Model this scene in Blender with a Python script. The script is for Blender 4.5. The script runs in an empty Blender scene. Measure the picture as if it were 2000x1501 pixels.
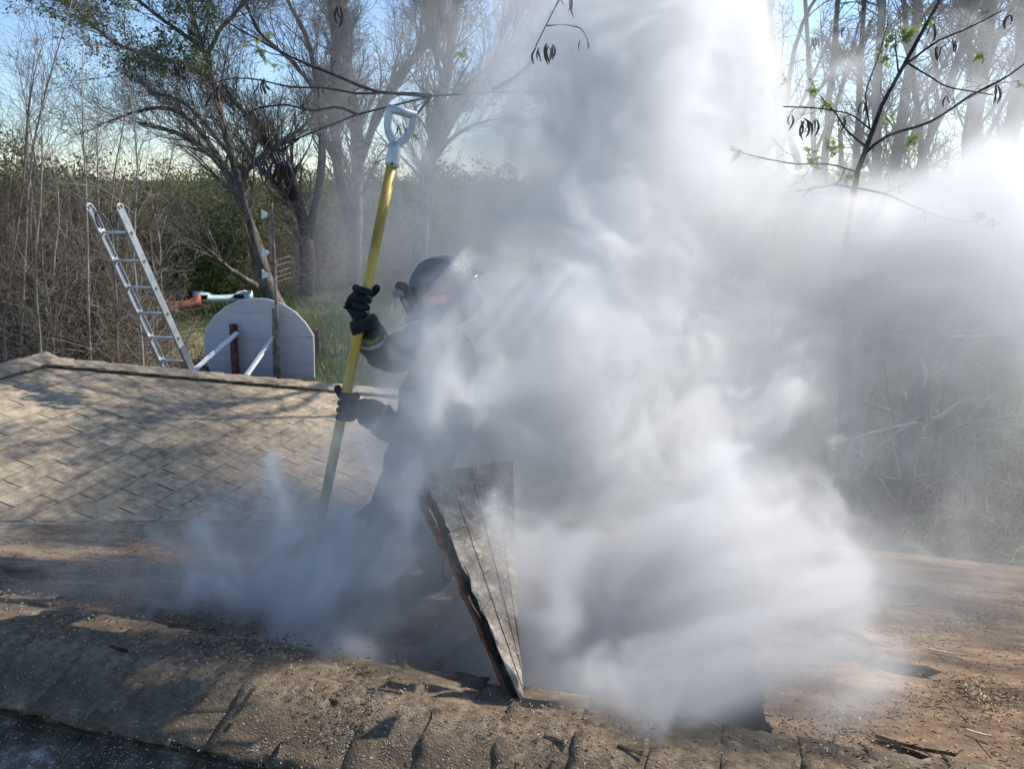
import bpy, math, random
import numpy as np
from mathutils import Vector, Matrix
R = math.radians
rng = np.random.default_rng(7)
random.seed(7)
sc = bpy.context.scene
C = sc.collection

# ------------------------------------------------------------------ camera, sky, sun
H = 4.6                                   # camera height above the garden ground
PITCH = R(15.0)
cd = bpy.data.cameras.new('camera')
cam = bpy.data.objects.new('camera', cd)
C.objects.link(cam)
cam.location = (0, 0, H)
cam.rotation_euler = (R(90) - PITCH, 0, 0)
cd.sensor_width = 36.0
cd.lens = 27.0
cd.clip_start = 0.05
cd.clip_end = 3000
sc.camera = cam

SUN_AZ, SUN_EL = R(52), R(41)             # azimuth clockwise from +Y
w = bpy.data.worlds.new('World')
sc.world = w
w.use_nodes = True
nt = w.node_tree
bg = nt.nodes['Background']
sky = nt.nodes.new('ShaderNodeTexSky')
sky.sky_type = 'NISHITA'
sky.sun_disc = False
sky.sun_elevation = SUN_EL
sky.sun_rotation = SUN_AZ
sky.altitude = 200
sky.air_density = 1.0
sky.dust_density = 0.2
sky.ozone_density = 3.0
wb = nt.nodes.new('ShaderNodeMixRGB'); wb.blend_type = 'MULTIPLY'; wb.inputs[0].default_value = 1
wb.inputs[2].default_value = (.90, .98, 1.07, 1)          # the phone's cool white balance
hs_ = nt.nodes.new('ShaderNodeHueSaturation'); hs_.inputs['Saturation'].default_value = .97
nt.links.new(sky.outputs[0], hs_.inputs['Color']); nt.links.new(hs_.outputs[0], wb.inputs[1]); nt.links.new(wb.outputs[0], bg.inputs[0])
bg.inputs[1].default_value = 0.12
sd = bpy.data.lights.new('sun', 'SUN')
sd.energy = 4.3
sd.angle = R(0.5)
sd.color = (1.0, 0.94, 0.86)
so = bpy.data.objects.new('sun', sd)
C.objects.link(so)
sdir = Vector((math.sin(SUN_AZ) * math.cos(SUN_EL), math.cos(SUN_AZ) * math.cos(SUN_EL), math.sin(SUN_EL)))
so.rotation_euler = sdir.to_track_quat('Z', 'Y').to_euler()
so.location = (20, 20, 30)
sc.view_settings.view_transform = 'Standard'
sc.view_settings.look = 'None'
sc.view_settings.gamma = 1
sc.view_settings.use_curve_mapping = False
sc.view_settings.exposure = 0.55
cy = sc.cycles
cy.max_bounces = 10
cy.diffuse_bounces = 2
cy.glossy_bounces = 2
cy.transmission_bounces = 2
cy.volume_bounces = 4
cy.transparent_max_bounces = 8
cy.volume_max_steps = 256
cy.volume_step_rate = 3.4
cy.use_denoising = True
cy.denoising_prefilter = 'ACCURATE'
cy.adaptive_threshold = 0.03

# ------------------------------------------------------------------ places
cp, sp = math.cos(PITCH), math.sin(PITCH)
def P(u, v, t):
    """point seen at photograph pixel (u, v), t metres in front of the camera"""
    x = (u - 1000) / 1500.0
    s = (750 - v) / 1500.0
    return Vector((x * t, (cp + s * sp) * t, (-sp + s * cp) * t + H))
def px(n, t):
    return n * t / 1500.0
RD = Vector((0.9659, -0.2588, 0))         # along the main ridge
ND = Vector((0.2588, 0.9659, 0))          # away from it
def RN(r, n, z):
    return RD * r + ND * n + Vector((0, 0, H + z))
SL = 0.325
RIDGE_N, RIDGE_Z, WR = 1.69, -1.4, -5.24  # main ridge; wing ridge at r = WR
PEAK_N, WHALF, MHALF = 4.79, 2.9, 4.4
def zmain(n):
    return RIDGE_Z - SL * abs(n - RIDGE_N)

# ------------------------------------------------------------------ mesh helpers
def mesh_np(name, V, faces, mats, mi=None, smooth=False):
    """V (N,3); faces: list of int arrays (M,k)"""
    me = bpy.data.meshes.new(name)
    V = np.asarray(V, dtype=np.float32)
    me.vertices.add(len(V))
    me.vertices.foreach_set('co', V.ravel())
    faces = [np.asarray(f, dtype=np.int32) for f in faces if len(f)]
    nl = sum(f.size for f in faces)
    npol = sum(len(f) for f in faces)
    me.loops.add(nl)
    me.polygons.add(npol)
    me.loops.foreach_set('vertex_index', np.concatenate([f.ravel() for f in faces]))
    tot = np.concatenate([np.full(len(f), f.shape[1], dtype=np.int32) for f in faces])
    st = np.concatenate([[0], np.cumsum(tot)[:-1]]).astype(np.int32)
    me.polygons.foreach_set('loop_start', st)
    if mi is not None:
        me.polygons.foreach_set('material_index', np.asarray(mi, dtype=np.int32))
    me.polygons.foreach_set('use_smooth', np.full(npol, bool(smooth)))
    for m in mats:
        me.materials.append(m)
    me.update(calc_edges=True)
    me.validate()
    return me

def resample_v(pts, K):
    pts = np.array([tuple(p) for p in pts], float); d = np.concatenate([[0], np.cumsum(np.linalg.norm(np.diff(pts, axis=0), axis=1))])
    t = np.linspace(0, d[-1], K); o = np.stack([np.interp(t, d, pts[:, i]) for i in range(3)], 1)
    for _ in range(2):
        o2 = o.copy(); o2[1:-1] = .25 * o[:-2] + .5 * o[1:-1] + .25 * o[2:]; o = o2
    return [Vector(p) for p in o]
class MB:
    def __init__(s):
        s.V = []; s.F = {}; s.n = 0
    def add(s, V, faces):
        V = np.asarray(V, dtype=float).reshape(-1, 3)
        for f in faces:
            f = np.asarray(f, dtype=int)
            if f.size:
                s.F.setdefault(f.shape[1], []).append(f + s.n)
        s.V.append(V); s.n += len(V)
    def poly(s, pts):
        s.add([tuple(p) for p in pts], [[list(range(len(pts)))]])
    def prism(s, pts, off):
        """closed slab: outline pts extruded by vector off"""
        n = len(pts)
        a = [Vector(p) for p in pts]; b = [p + Vector(off) for p in a]
        q = [[i, (i + 1) % n, (i + 1) % n + n, i + n] for i in range(n)]
        s.add([tuple(p) for p in a + b], [[list(range(n - 1, -1, -1)), list(range(n, 2 * n))], q])
    def box(s, c, ex, ey, ez):
        c = Vector(c); ex = Vector(ex); ey = Vector(ey); ez = Vector(ez)
        s.prism([c - ex - ey - ez, c + ex - ey - ez, c + ex + ey - ez, c - ex + ey - ez], ez * 2)
    def bar(s, a, b, wd, th, up=(0, 0, 1)):
        a = Vector(a); b = Vector(b); d = (b - a)
        sx = d.cross(Vector(up)).normalized() * wd / 2
        sy = d.cross(sx).normalized() * th / 2
        s.box((a + b) / 2, sx, d / 2, sy) if sx.cross(d).dot(sy) > 0 else s.box((a + b) / 2, -sx, d / 2, sy)
    def tube(s, pts, rad, sides=8, flat=1.0):
        V, F = tubes(np.array([[tuple(p) for p in pts]]), np.array([rad if hasattr(rad, '__len__') else [rad] * len(pts)]), sides, caps=True)
        s.add(V, F)
    def build(s, name, mats, parent=None, smooth=False, **kw):
        if not isinstance(mats, (list, tuple)): mats = [mats]
        V = np.concatenate(s.V)
        me = mesh_np(name, V, [np.concatenate(f) for f in s.F.values()], mats, None, smooth)
        return link(name, me, parent, **kw)

def link(name, me, parent=None, label=None, cat=None, group=None, kind=None, bevel=0):
    o = bpy.data.objects.new(name, me)
    C.objects.link(o)
    if parent is not None:
        o.parent = parent
        o.matrix_parent_inverse = parent.matrix_basis.inverted()
    if label: o['label'] = label
    if cat: o['category'] = cat
    if group: o['group'] = group
    if kind: o['kind'] = kind
    if bevel:
        m = o.modifiers.new('bevel', 'BEVEL'); m.width = bevel; m.segments = 2
    return o
def thing(name, loc, label, cat, group=None):
    return link(name, None, None, label, cat, group) if loc is None else _at(link(name, None, None, label, cat, group), loc)
def _at(o, loc):
    o.location = loc
    return o

def tubes(paths, radii, sides=3, caps=False):
    paths = np.asarray(paths, float); radii = np.asarray(radii, float)
    N, K, _ = paths.shape
    T = np.gradient(paths, axis=1)
    T /= np.linalg.norm(T, axis=2, keepdims=True) + 1e-9
    mean = paths[:, -1] - paths[:, 0]
    ref = np.where((np.abs(mean[:, 2]) > 0.7 * np.linalg.norm(mean, axis=1))[:, None], np.array([[1., .13, 0]]), np.array([[0.07, 0, 1.]]))
    A = np.cross(T, ref[:, None, :]); A /= np.linalg.norm(A, axis=2, keepdims=True) + 1e-9
    B = np.cross(T, A)
    ang = np.arange(sides) * 2 * np.pi / sides
    V = paths[:, :, None, :] + radii[:, :, None, None] * (np.cos(ang)[None, None, :, None] * A[:, :, None, :] + np.sin(ang)[None, None, :, None] * B[:, :, None, :])
    V = V.reshape(-1, 3)
    base = (np.arange(N) * K * sides)[:, None, None] + (np.arange(K - 1) * sides)[None, :, None]
    i = np.arange(sides)[None, None, :]; j = (np.arange(sides)[None, None, :] + 1) % sides
    Q = np.stack([base + i, base + j, base + sides + j, base + sides + i], axis=-1).reshape(-1, 4)
    F = [Q]
    if caps:
        b = np.arange(N) * K * sides
        F.append(b[:, None] + np.arange(sides)[None, ::-1])
        F.append(b[:, None] + (K - 1) * sides + np.arange(sides)[None])
    return V, F

# ------------------------------------------------------------------ materials
def mat(name, col, rough=0.8, metal=0.0, spec=0.3):
    m = bpy.data.materials.new(name); m.use_nodes = True
    b = m.node_tree.nodes['Principled BSDF']
    b.inputs['Base Color'].default_value = (*col, 1)
    b.inputs['Roughness'].default_value = rough
    b.inputs['Metallic'].default_value = metal
    b.inputs['Specular IOR Level'].default_value = spec
    return m
def nd(m, typ, **kw):
    n = m.node_tree.nodes.new(typ)
    for k, v in kw.items(): setattr(n, k, v)
    return n
def lk(m, a, b): m.node_tree.links.new(a, b)
def noisy(name, stops, scale=4.0, detail=6, rough=0.85, bump=0.0, bscale=None, bdist=0.01, metal=0.0, spec=0.25, coord='Object', stretch=None, objvar=0.0, dist=0.0, speck=None):
    """noise-coloured material; stops = [(pos, colour)...]; speck=(scale, threshold, colour)"""
    m = mat(name, (0.5, 0.5, 0.5), rough, metal, spec)
    b = m.node_tree.nodes['Principled BSDF']
    tc = nd(m, 'ShaderNodeTexCoord')
    src = tc.outputs[coord]
    if coord == 'World':
        pass
    if stretch:
        mp = nd(m, 'ShaderNodeMapping'); mp.inputs['Scale'].default_value = stretch
        lk(m, src, mp.inputs[0]); src = mp.outputs[0]
    n = nd(m, 'ShaderNodeTexNoise'); n.inputs['Scale'].default_value = scale; n.inputs['Detail'].default_value = detail
    n.inputs['Roughness'].default_value = 0.65; n.inputs['Distortion'].default_value = dist
    lk(m, src, n.inputs['Vector'])
    r = nd(m, 'ShaderNodeValToRGB'); els = r.color_ramp.elements
    while len(els) < len(stops): els.new(0.5)
    for e, (p, c) in zip(els, stops): e.position = p; e.color = (*c, 1)
    lk(m, n.outputs[0], r.inputs[0])
    col = r.outputs[0]
    if speck:
        s = nd(m, 'ShaderNodeTexNoise'); s.inputs['Scale'].default_value = speck[0]; s.inputs['Detail'].default_value = 2
        lk(m, src, s.inputs['Vector'])
        mr = nd(m, 'ShaderNodeMapRange'); mr.inputs[1].default_value = speck[1]; mr.inputs[2].default_value = speck[1] + 0.06
        lk(m, s.outputs[0], mr.inputs[0])
        mx = nd(m, 'ShaderNodeMixRGB'); lk(m, mr.outputs[0], mx.inputs[0]); lk(m, col, mx.inputs[1]); mx.inputs[2].default_value = (*speck[2], 1)
        col = mx.outputs[0]
    if objvar:
        oi = nd(m, 'ShaderNodeObjectInfo')
        mr = nd(m, 'ShaderNodeMapRange'); mr.inputs[3].default_value = 1 - objvar; mr.inputs[4].default_value = 1 + objvar
        lk(m, oi.outputs['Random'], mr.inputs[0])
        hs = nd(m, 'ShaderNodeHueSaturation'); lk(m, mr.outputs[0], hs.inputs['Value']); lk(m, col, hs.inputs['Color'])
        col = hs.outputs[0]
    lk(m, col, b.inputs['Base Color'])
    if bump:
        bn = nd(m, 'ShaderNodeTexNoise'); bn.inputs['Scale'].default_value = bscale or scale * 6; bn.inputs['Detail'].default_value = 4
        lk(m, src, bn.inputs['Vector'])
        bp = nd(m, 'ShaderNodeBump'); bp.inputs['Strength'].default_value = bump; bp.inputs['Distance'].default_value = bdist
        lk(m, bn.outputs[0], bp.inputs['Height']); lk(m, bp.outputs[0], b.inputs['Normal'])
    return m

M = {}
M['shingle'] = noisy('shingle', [(0.30, (.19, .15, .11)), (0.44, (.32, .26, .185)), (0.56, (.43, .355, .255)), (0.70, (.58, .51, .39))], 16, 14, .95, .9, 160, .004, objvar=.10, speck=(150, .62, (.50, .47, .42)))
M['shingle_dirty'] = noisy('shingle_dirty', [(0.28, (.035, .03, .025)), (0.42, (.085, .068, .052)), (0.55, (.155, .115, .08)), (0.68, (.26, .19, .125))], 5, 12, .95, .9, 120, .006, objvar=.08, speck=(110, .63, (.36, .29, .20)))
M['main_slope'] = noisy('main_slope', [(0.30, (.08, .06, .048)), (0.44, (.155, .115, .085)), (0.56, (.24, .18, .13)), (0.70, (.34, .265, .19))], 2.2, 14, .95, .8, 90, .008, speck=(85, .62, (.42, .34, .24)))
M['cap_worn'] = noisy('cap_worn', [(0.30, (.035, .028, .02)), (0.48, (.085, .067, .047)), (0.58, (.14, .115, .085)), (0.66, (.30, .28, .25)), (0.75, (.42, .41, .39))], 9, 13, .95, 1.0, 150, .006, objvar=.10, speck=(120, .64, (.5, .48, .45)))
def crest_dust(m):
    b = m.node_tree.nodes['Principled BSDF']; src = b.inputs['Base Color'].links[0].from_socket
    tc = nd(m, 'ShaderNodeTexCoord'); sx = nd(m, 'ShaderNodeSeparateXYZ'); lk(m, tc.outputs['Object'], sx.inputs[0])
    ab = nd(m, 'ShaderNodeMath', operation='ABSOLUTE'); lk(m, sx.outputs[1], ab.inputs[0])
    n = nd(m, 'ShaderNodeTexNoise'); n.inputs['Scale'].default_value = 7; n.inputs['Detail'].default_value = 8; lk(m, tc.outputs['Object'], n.inputs['Vector'])
    ad = nd(m, 'ShaderNodeMath', operation='MULTIPLY_ADD'); lk(m, n.outputs[0], ad.inputs[0]); ad.inputs[1].default_value = -.22; lk(m, ab.outputs[0], ad.inputs[2])
    mr = nd(m, 'ShaderNodeMapRange'); mr.inputs[1].default_value = -.09; mr.inputs[2].default_value = .02; mr.inputs[3].default_value = .7; mr.inputs[4].default_value = 0; lk(m, ad.outputs[0], mr.inputs[0])
    r = nd(m, 'ShaderNodeValToRGB'); r.color_ramp.elements[0].position = .35; r.color_ramp.elements[0].color = (.10, .072, .046, 1); r.color_ramp.elements[1].position = .65; r.color_ramp.elements[1].color = (.29, .205, .13, 1)
    n2 = nd(m, 'ShaderNodeTexNoise'); n2.inputs['Scale'].default_value = 45; n2.inputs['Detail'].default_value = 6; lk(m, tc.outputs['Object'], n2.inputs['Vector']); lk(m, n2.outputs[0], r.inputs[0])
    mx = nd(m, 'ShaderNodeMixRGB'); lk(m, mr.outputs[0], mx.inputs[0]); lk(m, src, mx.inputs[1]); lk(m, r.outputs[0], mx.inputs[2]); lk(m, mx.outputs[0], b.inputs['Base Color'])
M['ridge'] = noisy('ridge', [(0.28, (.045, .034, .022)), (0.46, (.115, .085, .055)), (0.58, (.17, .13, .085)), (0.66, (.28, .24, .19)), (0.78, (.42, .38, .32))], 11, 14, .95, 1.0, 170, .006, objvar=.12, speck=(130, .66, (.46, .40, .32)))
crest_dust(M['ridge'])
def big_stain(m, scale, stretch, lo, hi, cola, colb, fac):
    b = m.node_tree.nodes['Principled BSDF']; src = b.inputs['Base Color'].links[0].from_socket
    tc = nd(m, 'ShaderNodeTexCoord'); mp = nd(m, 'ShaderNodeMapping'); mp.inputs['Scale'].default_value = stretch; mp.inputs['Rotation'].default_value = (0, 0, .26); lk(m, tc.outputs['Object'], mp.inputs[0])
    n = nd(m, 'ShaderNodeTexNoise'); n.inputs['Scale'].default_value = scale; n.inputs['Detail'].default_value = 9; n.inputs['Roughness'].default_value = .7; lk(m, mp.outputs[0], n.inputs['Vector'])
    r = nd(m, 'ShaderNodeValToRGB'); r.color_ramp.elements[0].position = lo; r.color_ramp.elements[0].color = (*cola, 1); r.color_ramp.elements[1].position = hi; r.color_ramp.elements[1].color = (*colb, 1); lk(m, n.outputs[0], r.inputs[0])
    mx = nd(m, 'ShaderNodeMixRGB'); mx.blend_type = 'MULTIPLY'; mx.inputs[0].default_value = fac; lk(m, src, mx.inputs[1]); lk(m, r.outputs[0], mx.inputs[2]); lk(m, mx.outputs[0], b.inputs['Base Color'])
big_stain(M['main_slope'], 1.6, (1, 2.6, 1), .38, .62, (.38, .34, .32), (1.25, 1.12, .95), .9)
big_stain(M['main_slope'], 9, (1, 1.6, 1), .40, .60, (.6, .55, .5), (1.2, 1.15, 1.05), .8)
def west_tan_shade(m):  # valley tan stops short, leaving brown below as the smoke plume's painted shadow
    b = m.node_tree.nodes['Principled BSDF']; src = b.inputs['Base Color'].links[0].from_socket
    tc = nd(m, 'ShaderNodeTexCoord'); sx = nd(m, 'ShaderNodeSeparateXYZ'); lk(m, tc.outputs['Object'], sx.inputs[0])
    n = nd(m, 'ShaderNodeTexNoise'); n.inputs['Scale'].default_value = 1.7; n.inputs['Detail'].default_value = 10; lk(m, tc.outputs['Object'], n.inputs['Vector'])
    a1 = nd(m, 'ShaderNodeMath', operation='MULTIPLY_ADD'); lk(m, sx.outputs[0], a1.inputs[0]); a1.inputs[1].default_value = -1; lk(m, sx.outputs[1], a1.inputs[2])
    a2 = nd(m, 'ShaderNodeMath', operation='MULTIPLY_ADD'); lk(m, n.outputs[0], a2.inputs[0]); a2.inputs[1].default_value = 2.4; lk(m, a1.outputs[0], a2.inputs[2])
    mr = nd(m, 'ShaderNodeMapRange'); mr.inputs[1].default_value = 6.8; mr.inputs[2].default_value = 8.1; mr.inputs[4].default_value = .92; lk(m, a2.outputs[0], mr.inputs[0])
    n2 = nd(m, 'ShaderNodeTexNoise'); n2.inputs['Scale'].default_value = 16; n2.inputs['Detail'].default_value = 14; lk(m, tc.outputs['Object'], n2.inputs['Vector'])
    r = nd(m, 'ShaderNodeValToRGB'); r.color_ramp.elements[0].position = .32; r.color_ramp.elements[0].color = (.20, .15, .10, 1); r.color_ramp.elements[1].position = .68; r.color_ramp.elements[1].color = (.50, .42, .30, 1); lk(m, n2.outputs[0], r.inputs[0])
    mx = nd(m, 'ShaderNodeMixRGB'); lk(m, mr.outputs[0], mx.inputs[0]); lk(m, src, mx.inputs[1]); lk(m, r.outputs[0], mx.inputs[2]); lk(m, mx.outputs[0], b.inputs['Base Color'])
west_tan_shade(M['main_slope'])
big_stain(M['shingle'], .9, (1, 1, 1), .35, .65, (.72, .70, .70), (1.12, 1.08, 1.0), .9)
M['wood_edge'] = noisy('wood_edge', [(0.35, (.06, .02, .01)), (0.5, (.20, .07, .03)), (0.65, (.32, .14, .07))], 6, 8, .8, .6, 60, .004, stretch=(1, 1, 8))
M['char'] = noisy('char', [(0.4, (.006, .005, .004)), (0.6, (.03, .022, .016))], 20, 6, .95, .8, 70, .004)
M['attic'] = noisy('attic', [(0.4, (.02, .015, .012)), (0.6, (.06, .045, .035))], 3, 6, .95)
M['siding'] = noisy('siding', [(0.4, (.38, .35, .30)), (0.6, (.47, .44, .38))], 2, 6, .7)
M['trim_white'] = noisy('trim_white', [(0.3, (.60, .59, .56)), (0.6, (.78, .77, .75))], 6, 8, .6, .2, 30, .003)
M['chip'] = noisy('chip', [(0.35, (.30, .19, .09)), (0.5, (.50, .36, .20)), (0.65, (.70, .58, .40))], 9, 4, .9)
M['dark_debris'] = noisy('dark_debris', [(0.35, (.02, .016, .012)), (0.65, (.09, .06, .04))], 9, 4, .9)
M['aluminium'] = noisy('aluminium', [(0.35, (.42, .44, .46)), (0.6, (.60, .62, .64))], 9, 8, .48, .15, 40, .002, metal=.6, spec=.5)
M['alu_dark'] = noisy('alu_dark', [(0.4, (.10, .11, .12)), (0.6, (.16, .17, .18))], 8, 5, .5)
M['white_plastic'] = mat('white_plastic', (.75, .74, .70), .5)
M['board'] = noisy('board', [(0.30, (.12, .11, .12)), (0.335, (.50, .465, .465)), (0.6, (.61, .57, .57))], 3.2, 12, .75, .3, 20, .003, stretch=(.6, 1, 5))
M['rust'] = noisy('rust', [(0.35, (.06, .025, .018)), (0.5, (.15, .06, .04)), (0.65, (.22, .15, .13))], 12, 8, .85, .5, 50, .003)
M['mast'] = noisy('mast', [(0.4, (.13, .10, .09)), (0.6, (.30, .26, .24))], 14, 8, .7, .3, 60, .002)
M['strut'] = noisy('strut', [(0.33, (.35, .42, .52)), (0.45, (.70, .71, .70)), (0.6, (.80, .80, .78))], 7, 8, .6, .2, 50, .002)
M['bark'] = noisy('bark', [(0.33, (.05, .042, .036)), (0.5, (.13, .11, .092)), (0.68, (.26, .225, .185))], 5, 8, .95, .9, 22, .03, stretch=(1, 1, .35))
M['bark_dark'] = noisy('bark_dark', [(0.35, (.022, .018, .018)), (0.55, (.06, .05, .046)), (0.7, (.12, .10, .09))], 8, 8, .9, .8, 40, .008)
M['bark_pale'] = noisy('bark_pale', [(0.33, (.16, .14, .115)), (0.5, (.30, .27, .22)), (0.68, (.46, .42, .36))], 6, 8, .9, .7, 24, .02, stretch=(1, 1, .3))
M['twig'] = noisy('twig', [(0.35, (.10, .08, .065)), (0.6, (.24, .20, .165))], 3, 4, .9)
M['twig_pale'] = noisy('twig_pale', [(0.35, (.17, .14, .11)), (0.6, (.38, .335, .275))], 3, 4, .85)
M['twig_dark'] = noisy('twig_dark', [(0.35, (.03, .022, .016)), (0.6, (.09, .066, .045))], 3, 4, .9)
M['twig_brown'] = noisy('twig_brown', [(0.35, (.085, .06, .042)), (0.6, (.26, .20, .14))], 3, 4, .9)
def leafmat(name, stops, trans=.35, scale=1.5):
    m = noisy(name, stops, scale, 4, .6, spec=.35)
    b = m.node_tree.nodes['Principled BSDF']
    src = b.inputs['Base Color'].links[0].from_socket
    tr = nd(m, 'ShaderNodeBsdfTranslucent'); lk(m, src, tr.inputs[0])
    mx = nd(m, 'ShaderNodeMixShader'); mx.inputs[0].default_value = trans
    lk(m, b.outputs[0], mx.inputs[1]); lk(m, tr.outputs[0], mx.inputs[2])
    lk(m, mx.outputs[0], m.node_tree.nodes['Material Output'].inputs[0])
    return m
M['leaf'] = leafmat('leaf', [(0.35, (.07, .12, .025)), (0.6, (.15, .22, .05))], .45)
M['leaf_new'] = leafmat('leaf_new', [(0.35, (.14, .20, .04)), (0.6, (.26, .32, .08))], .5, 8)
M['juniper'] = leafmat('juniper', [(0.35, (.055, .08, .02)), (0.5, (.11, .135, .04)), (0.65, (.18, .19, .07))], .42, .8)
M['scrub'] = leafmat('scrub', [(0.35, (.09, .09, .035)), (0.5, (.17, .16, .07)), (0.65, (.26, .235, .12))], .38, .6)
M['grass'] = leafmat('grass', [(0.35, (.045, .085, .02)), (0.5, (.10, .15, .04)), (0.65, (.20, .22, .09))], .3, .5)
M['ground'] = noisy('ground', [(0.35, (.045, .06, .02)), (0.47, (.10, .11, .045)), (0.57, (.19, .165, .09)), (0.7, (.27, .22, .14))], .18, 14, .95, .9, 6, .15)
M['pod'] = noisy('pod', [(0.4, (.018, .010, .010)), (0.6, (.055, .028, .024))], 30, 4, .45, .5, 90, .004, spec=.5)
M['coat'] = noisy('coat', [(0.4, (.012, .012, .014)), (0.6, (.028, .027, .030))], 14, 8, .85, .5, 60, .006)
M['glove'] = noisy('glove', [(0.4, (.008, .011, .012)), (0.6, (.018, .024, .025))], 30, 6, .8, .6, 120, .002)
M['helmet'] = noisy('helmet', [(.35, (.010, .010, .012)), (.65, (.035, .033, .034))], 14, 8, .22, .15, 60, .001, spec=.6)
M['helmet_leather'] = noisy('helmet_leather', [(0.4, (.03, .028, .035)), (0.6, (.07, .065, .075))], 30, 5, .6)
M['badge'] = mat('badge', (.30, .29, .30), .4)
M['orange'] = mat('orange', (.95, .10, .045), .5)
M['lime'] = noisy('lime', [(.4, (.05, .06, .02)), (.6, (.18, .22, .05))], 20, 5, .6)
M['silver_band'] = noisy('silver_band', [(.4, (.12, .12, .12)), (.6, (.33, .34, .34))], 20, 5, .5)
M['skin'] = mat('skin', (.42, .25, .18), .55)
M['pole'] = noisy('pole', [(0.35, (.30, .19, .02)), (0.5, (.50, .34, .04)), (0.65, (.58, .42, .07))], 12, 8, .45, .2, 60, .001, stretch=(1, 1, .3), spec=.5)
M['turquoise'] = noisy('turquoise', [(0.35, (.36, .50, .48)), (0.6, (.66, .75, .73))], 3, 8, .5)
M['red'] = noisy('red', [(0.35, (.20, .05, .035)), (0.6, (.42, .16, .11))], 4, 8, .6)
M['junk_grey'] = noisy('junk_grey', [(0.35, (.22, .20, .19)), (0.6, (.34, .32, .31))], 4, 6, .7)
M['black'] = mat('black', (.01, .01, .01), .7)

# ------------------------------------------------------------------ ground
def terrain():
    n = 150
    g = np.linspace(-1, 1, n); g = np.sign(g) * (np.abs(g) ** 2.2) * 900
    X, Y = np.meshgrid(g, g)
    Y = Y + 20
    Z = 0.18 * np.sin(X * .21 + 1.3) * np.cos(Y * .17) + 0.10 * np.sin(X * .63 + Y * .41)
    d = np.hypot(X, Y)
    Z = Z * np.clip((d - 14) / 12, 0, 1)
    Z = Z + np.clip((d - 160) / 700, 0, 1) * 2
    V = np.stack([X, Y, Z], -1).reshape(-1, 3)
    i = (np.arange(n - 1)[:, None] * n + np.arange(n - 1)[None]).ravel()
    F = np.stack([i, i + 1, i + n + 1, i + n], -1)
    me = mesh_np('ground', V, [F], [M['ground']], smooth=True)
    return link('ground', me, kind='structure', label='grassy bare ground of the garden beyond the house')
terrain()

# ------------------------------------------------------------------ house
house = thing('house', RN(0, 0, -H), 'low house whose shingled roof is being cut open in thick smoke', 'house')
RTH = 0.11
def slab(name, quad, m, parent, th=RTH):
    b = MB(); b.prism([p - Vector((0, 0, th)) for p in quad], (0, 0, th))
    return b.build(name, m, parent)
HR0, HR1, HN0, HN1 = -.80, .215, 1.765, 2.95     # vent hole
RE = RIDGE_N + MHALF
LEFT, RIGHT = -9.2, 9.5
mr = MB()
def mpoly(pts, th=.03):
    q = [RN(r, n, zmain(n) - .03 - th) for r, n in pts]
    mr.prism(q, (0, 0, th))
# far slope round the hole (the valley side stops at the wing)
mpoly([(WR, RIDGE_N), (HR0, RIDGE_N), (HR0, HN0), (HR0, HN1), (HR0, RE), (WR + WHALF, RE), (WR + WHALF, RIDGE_N + WHALF)])
mpoly([(HR0, RIDGE_N), (HR1, RIDGE_N), (HR1, HN0), (HR0, HN0)])
mpoly([(HR0, HN1), (HR1, HN1), (HR1, RE), (HR0, RE)])
mpoly([(HR1, RIDGE_N), (RIGHT, RIDGE_N), (RIGHT, RE), (HR1, RE)])
mpoly([(LEFT, RIDGE_N - MHALF), (RIGHT, RIDGE_N - MHALF), (RIGHT, RIDGE_N), (LEFT, RIDGE_N)])
mpoly([(LEFT, RIDGE_N), (WR, RIDGE_N), (WR - WHALF, RIDGE_N + WHALF), (LEFT, RIDGE_N + WHALF)])
main_roof = mr.build('main_roof', M['attic'], house)

def wz(r, n):
    """height of the hipped wing's roof"""
    return RIDGE_Z - SL * max(abs(r - WR), n - PEAK_N, 0)
wr_ = MB()
def wpoly(pts, th=.03):
    wr_.prism([RN(r, n, wz(r, n) - .03 - th) for r, n in pts], (0, 0, th))
E = PEAK_N + WHALF
wpoly([(WR, RIDGE_N), (WR + WHALF, RIDGE_N + WHALF), (WR + WHALF, E), (WR, PEAK_N)])
wpoly([(WR, PEAK_N), (WR + WHALF, E), (WR - WHALF, E)])
wpoly([(WR, RIDGE_N), (WR, PEAK_N), (WR - WHALF, E), (WR - WHALF, RIDGE_N + WHALF)])
wing_roof = wr_.build('wing_roof', M['attic'], house)

# walls, fascia boards, attic floor, rafters
hw = MB()
def wall(r0, n0, r1, n1, top):
    a, b_ = RN(r0, n0, -H), RN(r1, n1, -H)
    hw.bar(a + Vector((0, 0, (top + H) / 2)), b_ + Vector((0, 0, (top + H) / 2)), .14, top + H)
ZE, ZW = zmain(RE) - .16, wz(WR + WHALF, PEAK_N) - .16
wall(WR + WHALF - .3, RE - .4, RIGHT - .3, RE - .4, ZE)
wall(RIGHT - .4, RIDGE_N - MHALF + .3, RIGHT - .4, RE - .4, ZE)
wall(LEFT + .3, RIDGE_N - MHALF + .4, RIGHT - .4, RIDGE_N - MHALF + .4, ZE)
wall(LEFT + .4, RIDGE_N - MHALF + .4, LEFT + .4, RIDGE_N + WHALF - .3, ZE)
wall(WR + WHALF - .4, RE - .4, WR + WHALF - .4, E - .4, ZE)
wall(WR - WHALF + .4, RIDGE_N + WHALF - .3, WR - WHALF + .4, E - .4, ZE)
wall(WR - WHALF + .4, E - .4, WR + WHALF - .4, E - .4, ZE)
wall(LEFT + .4, RIDGE_N + WHALF - .3, WR - WHALF + .4, RIDGE_N + WHALF - .3, ZE)
hw.build('wall', M['siding'], house)
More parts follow.
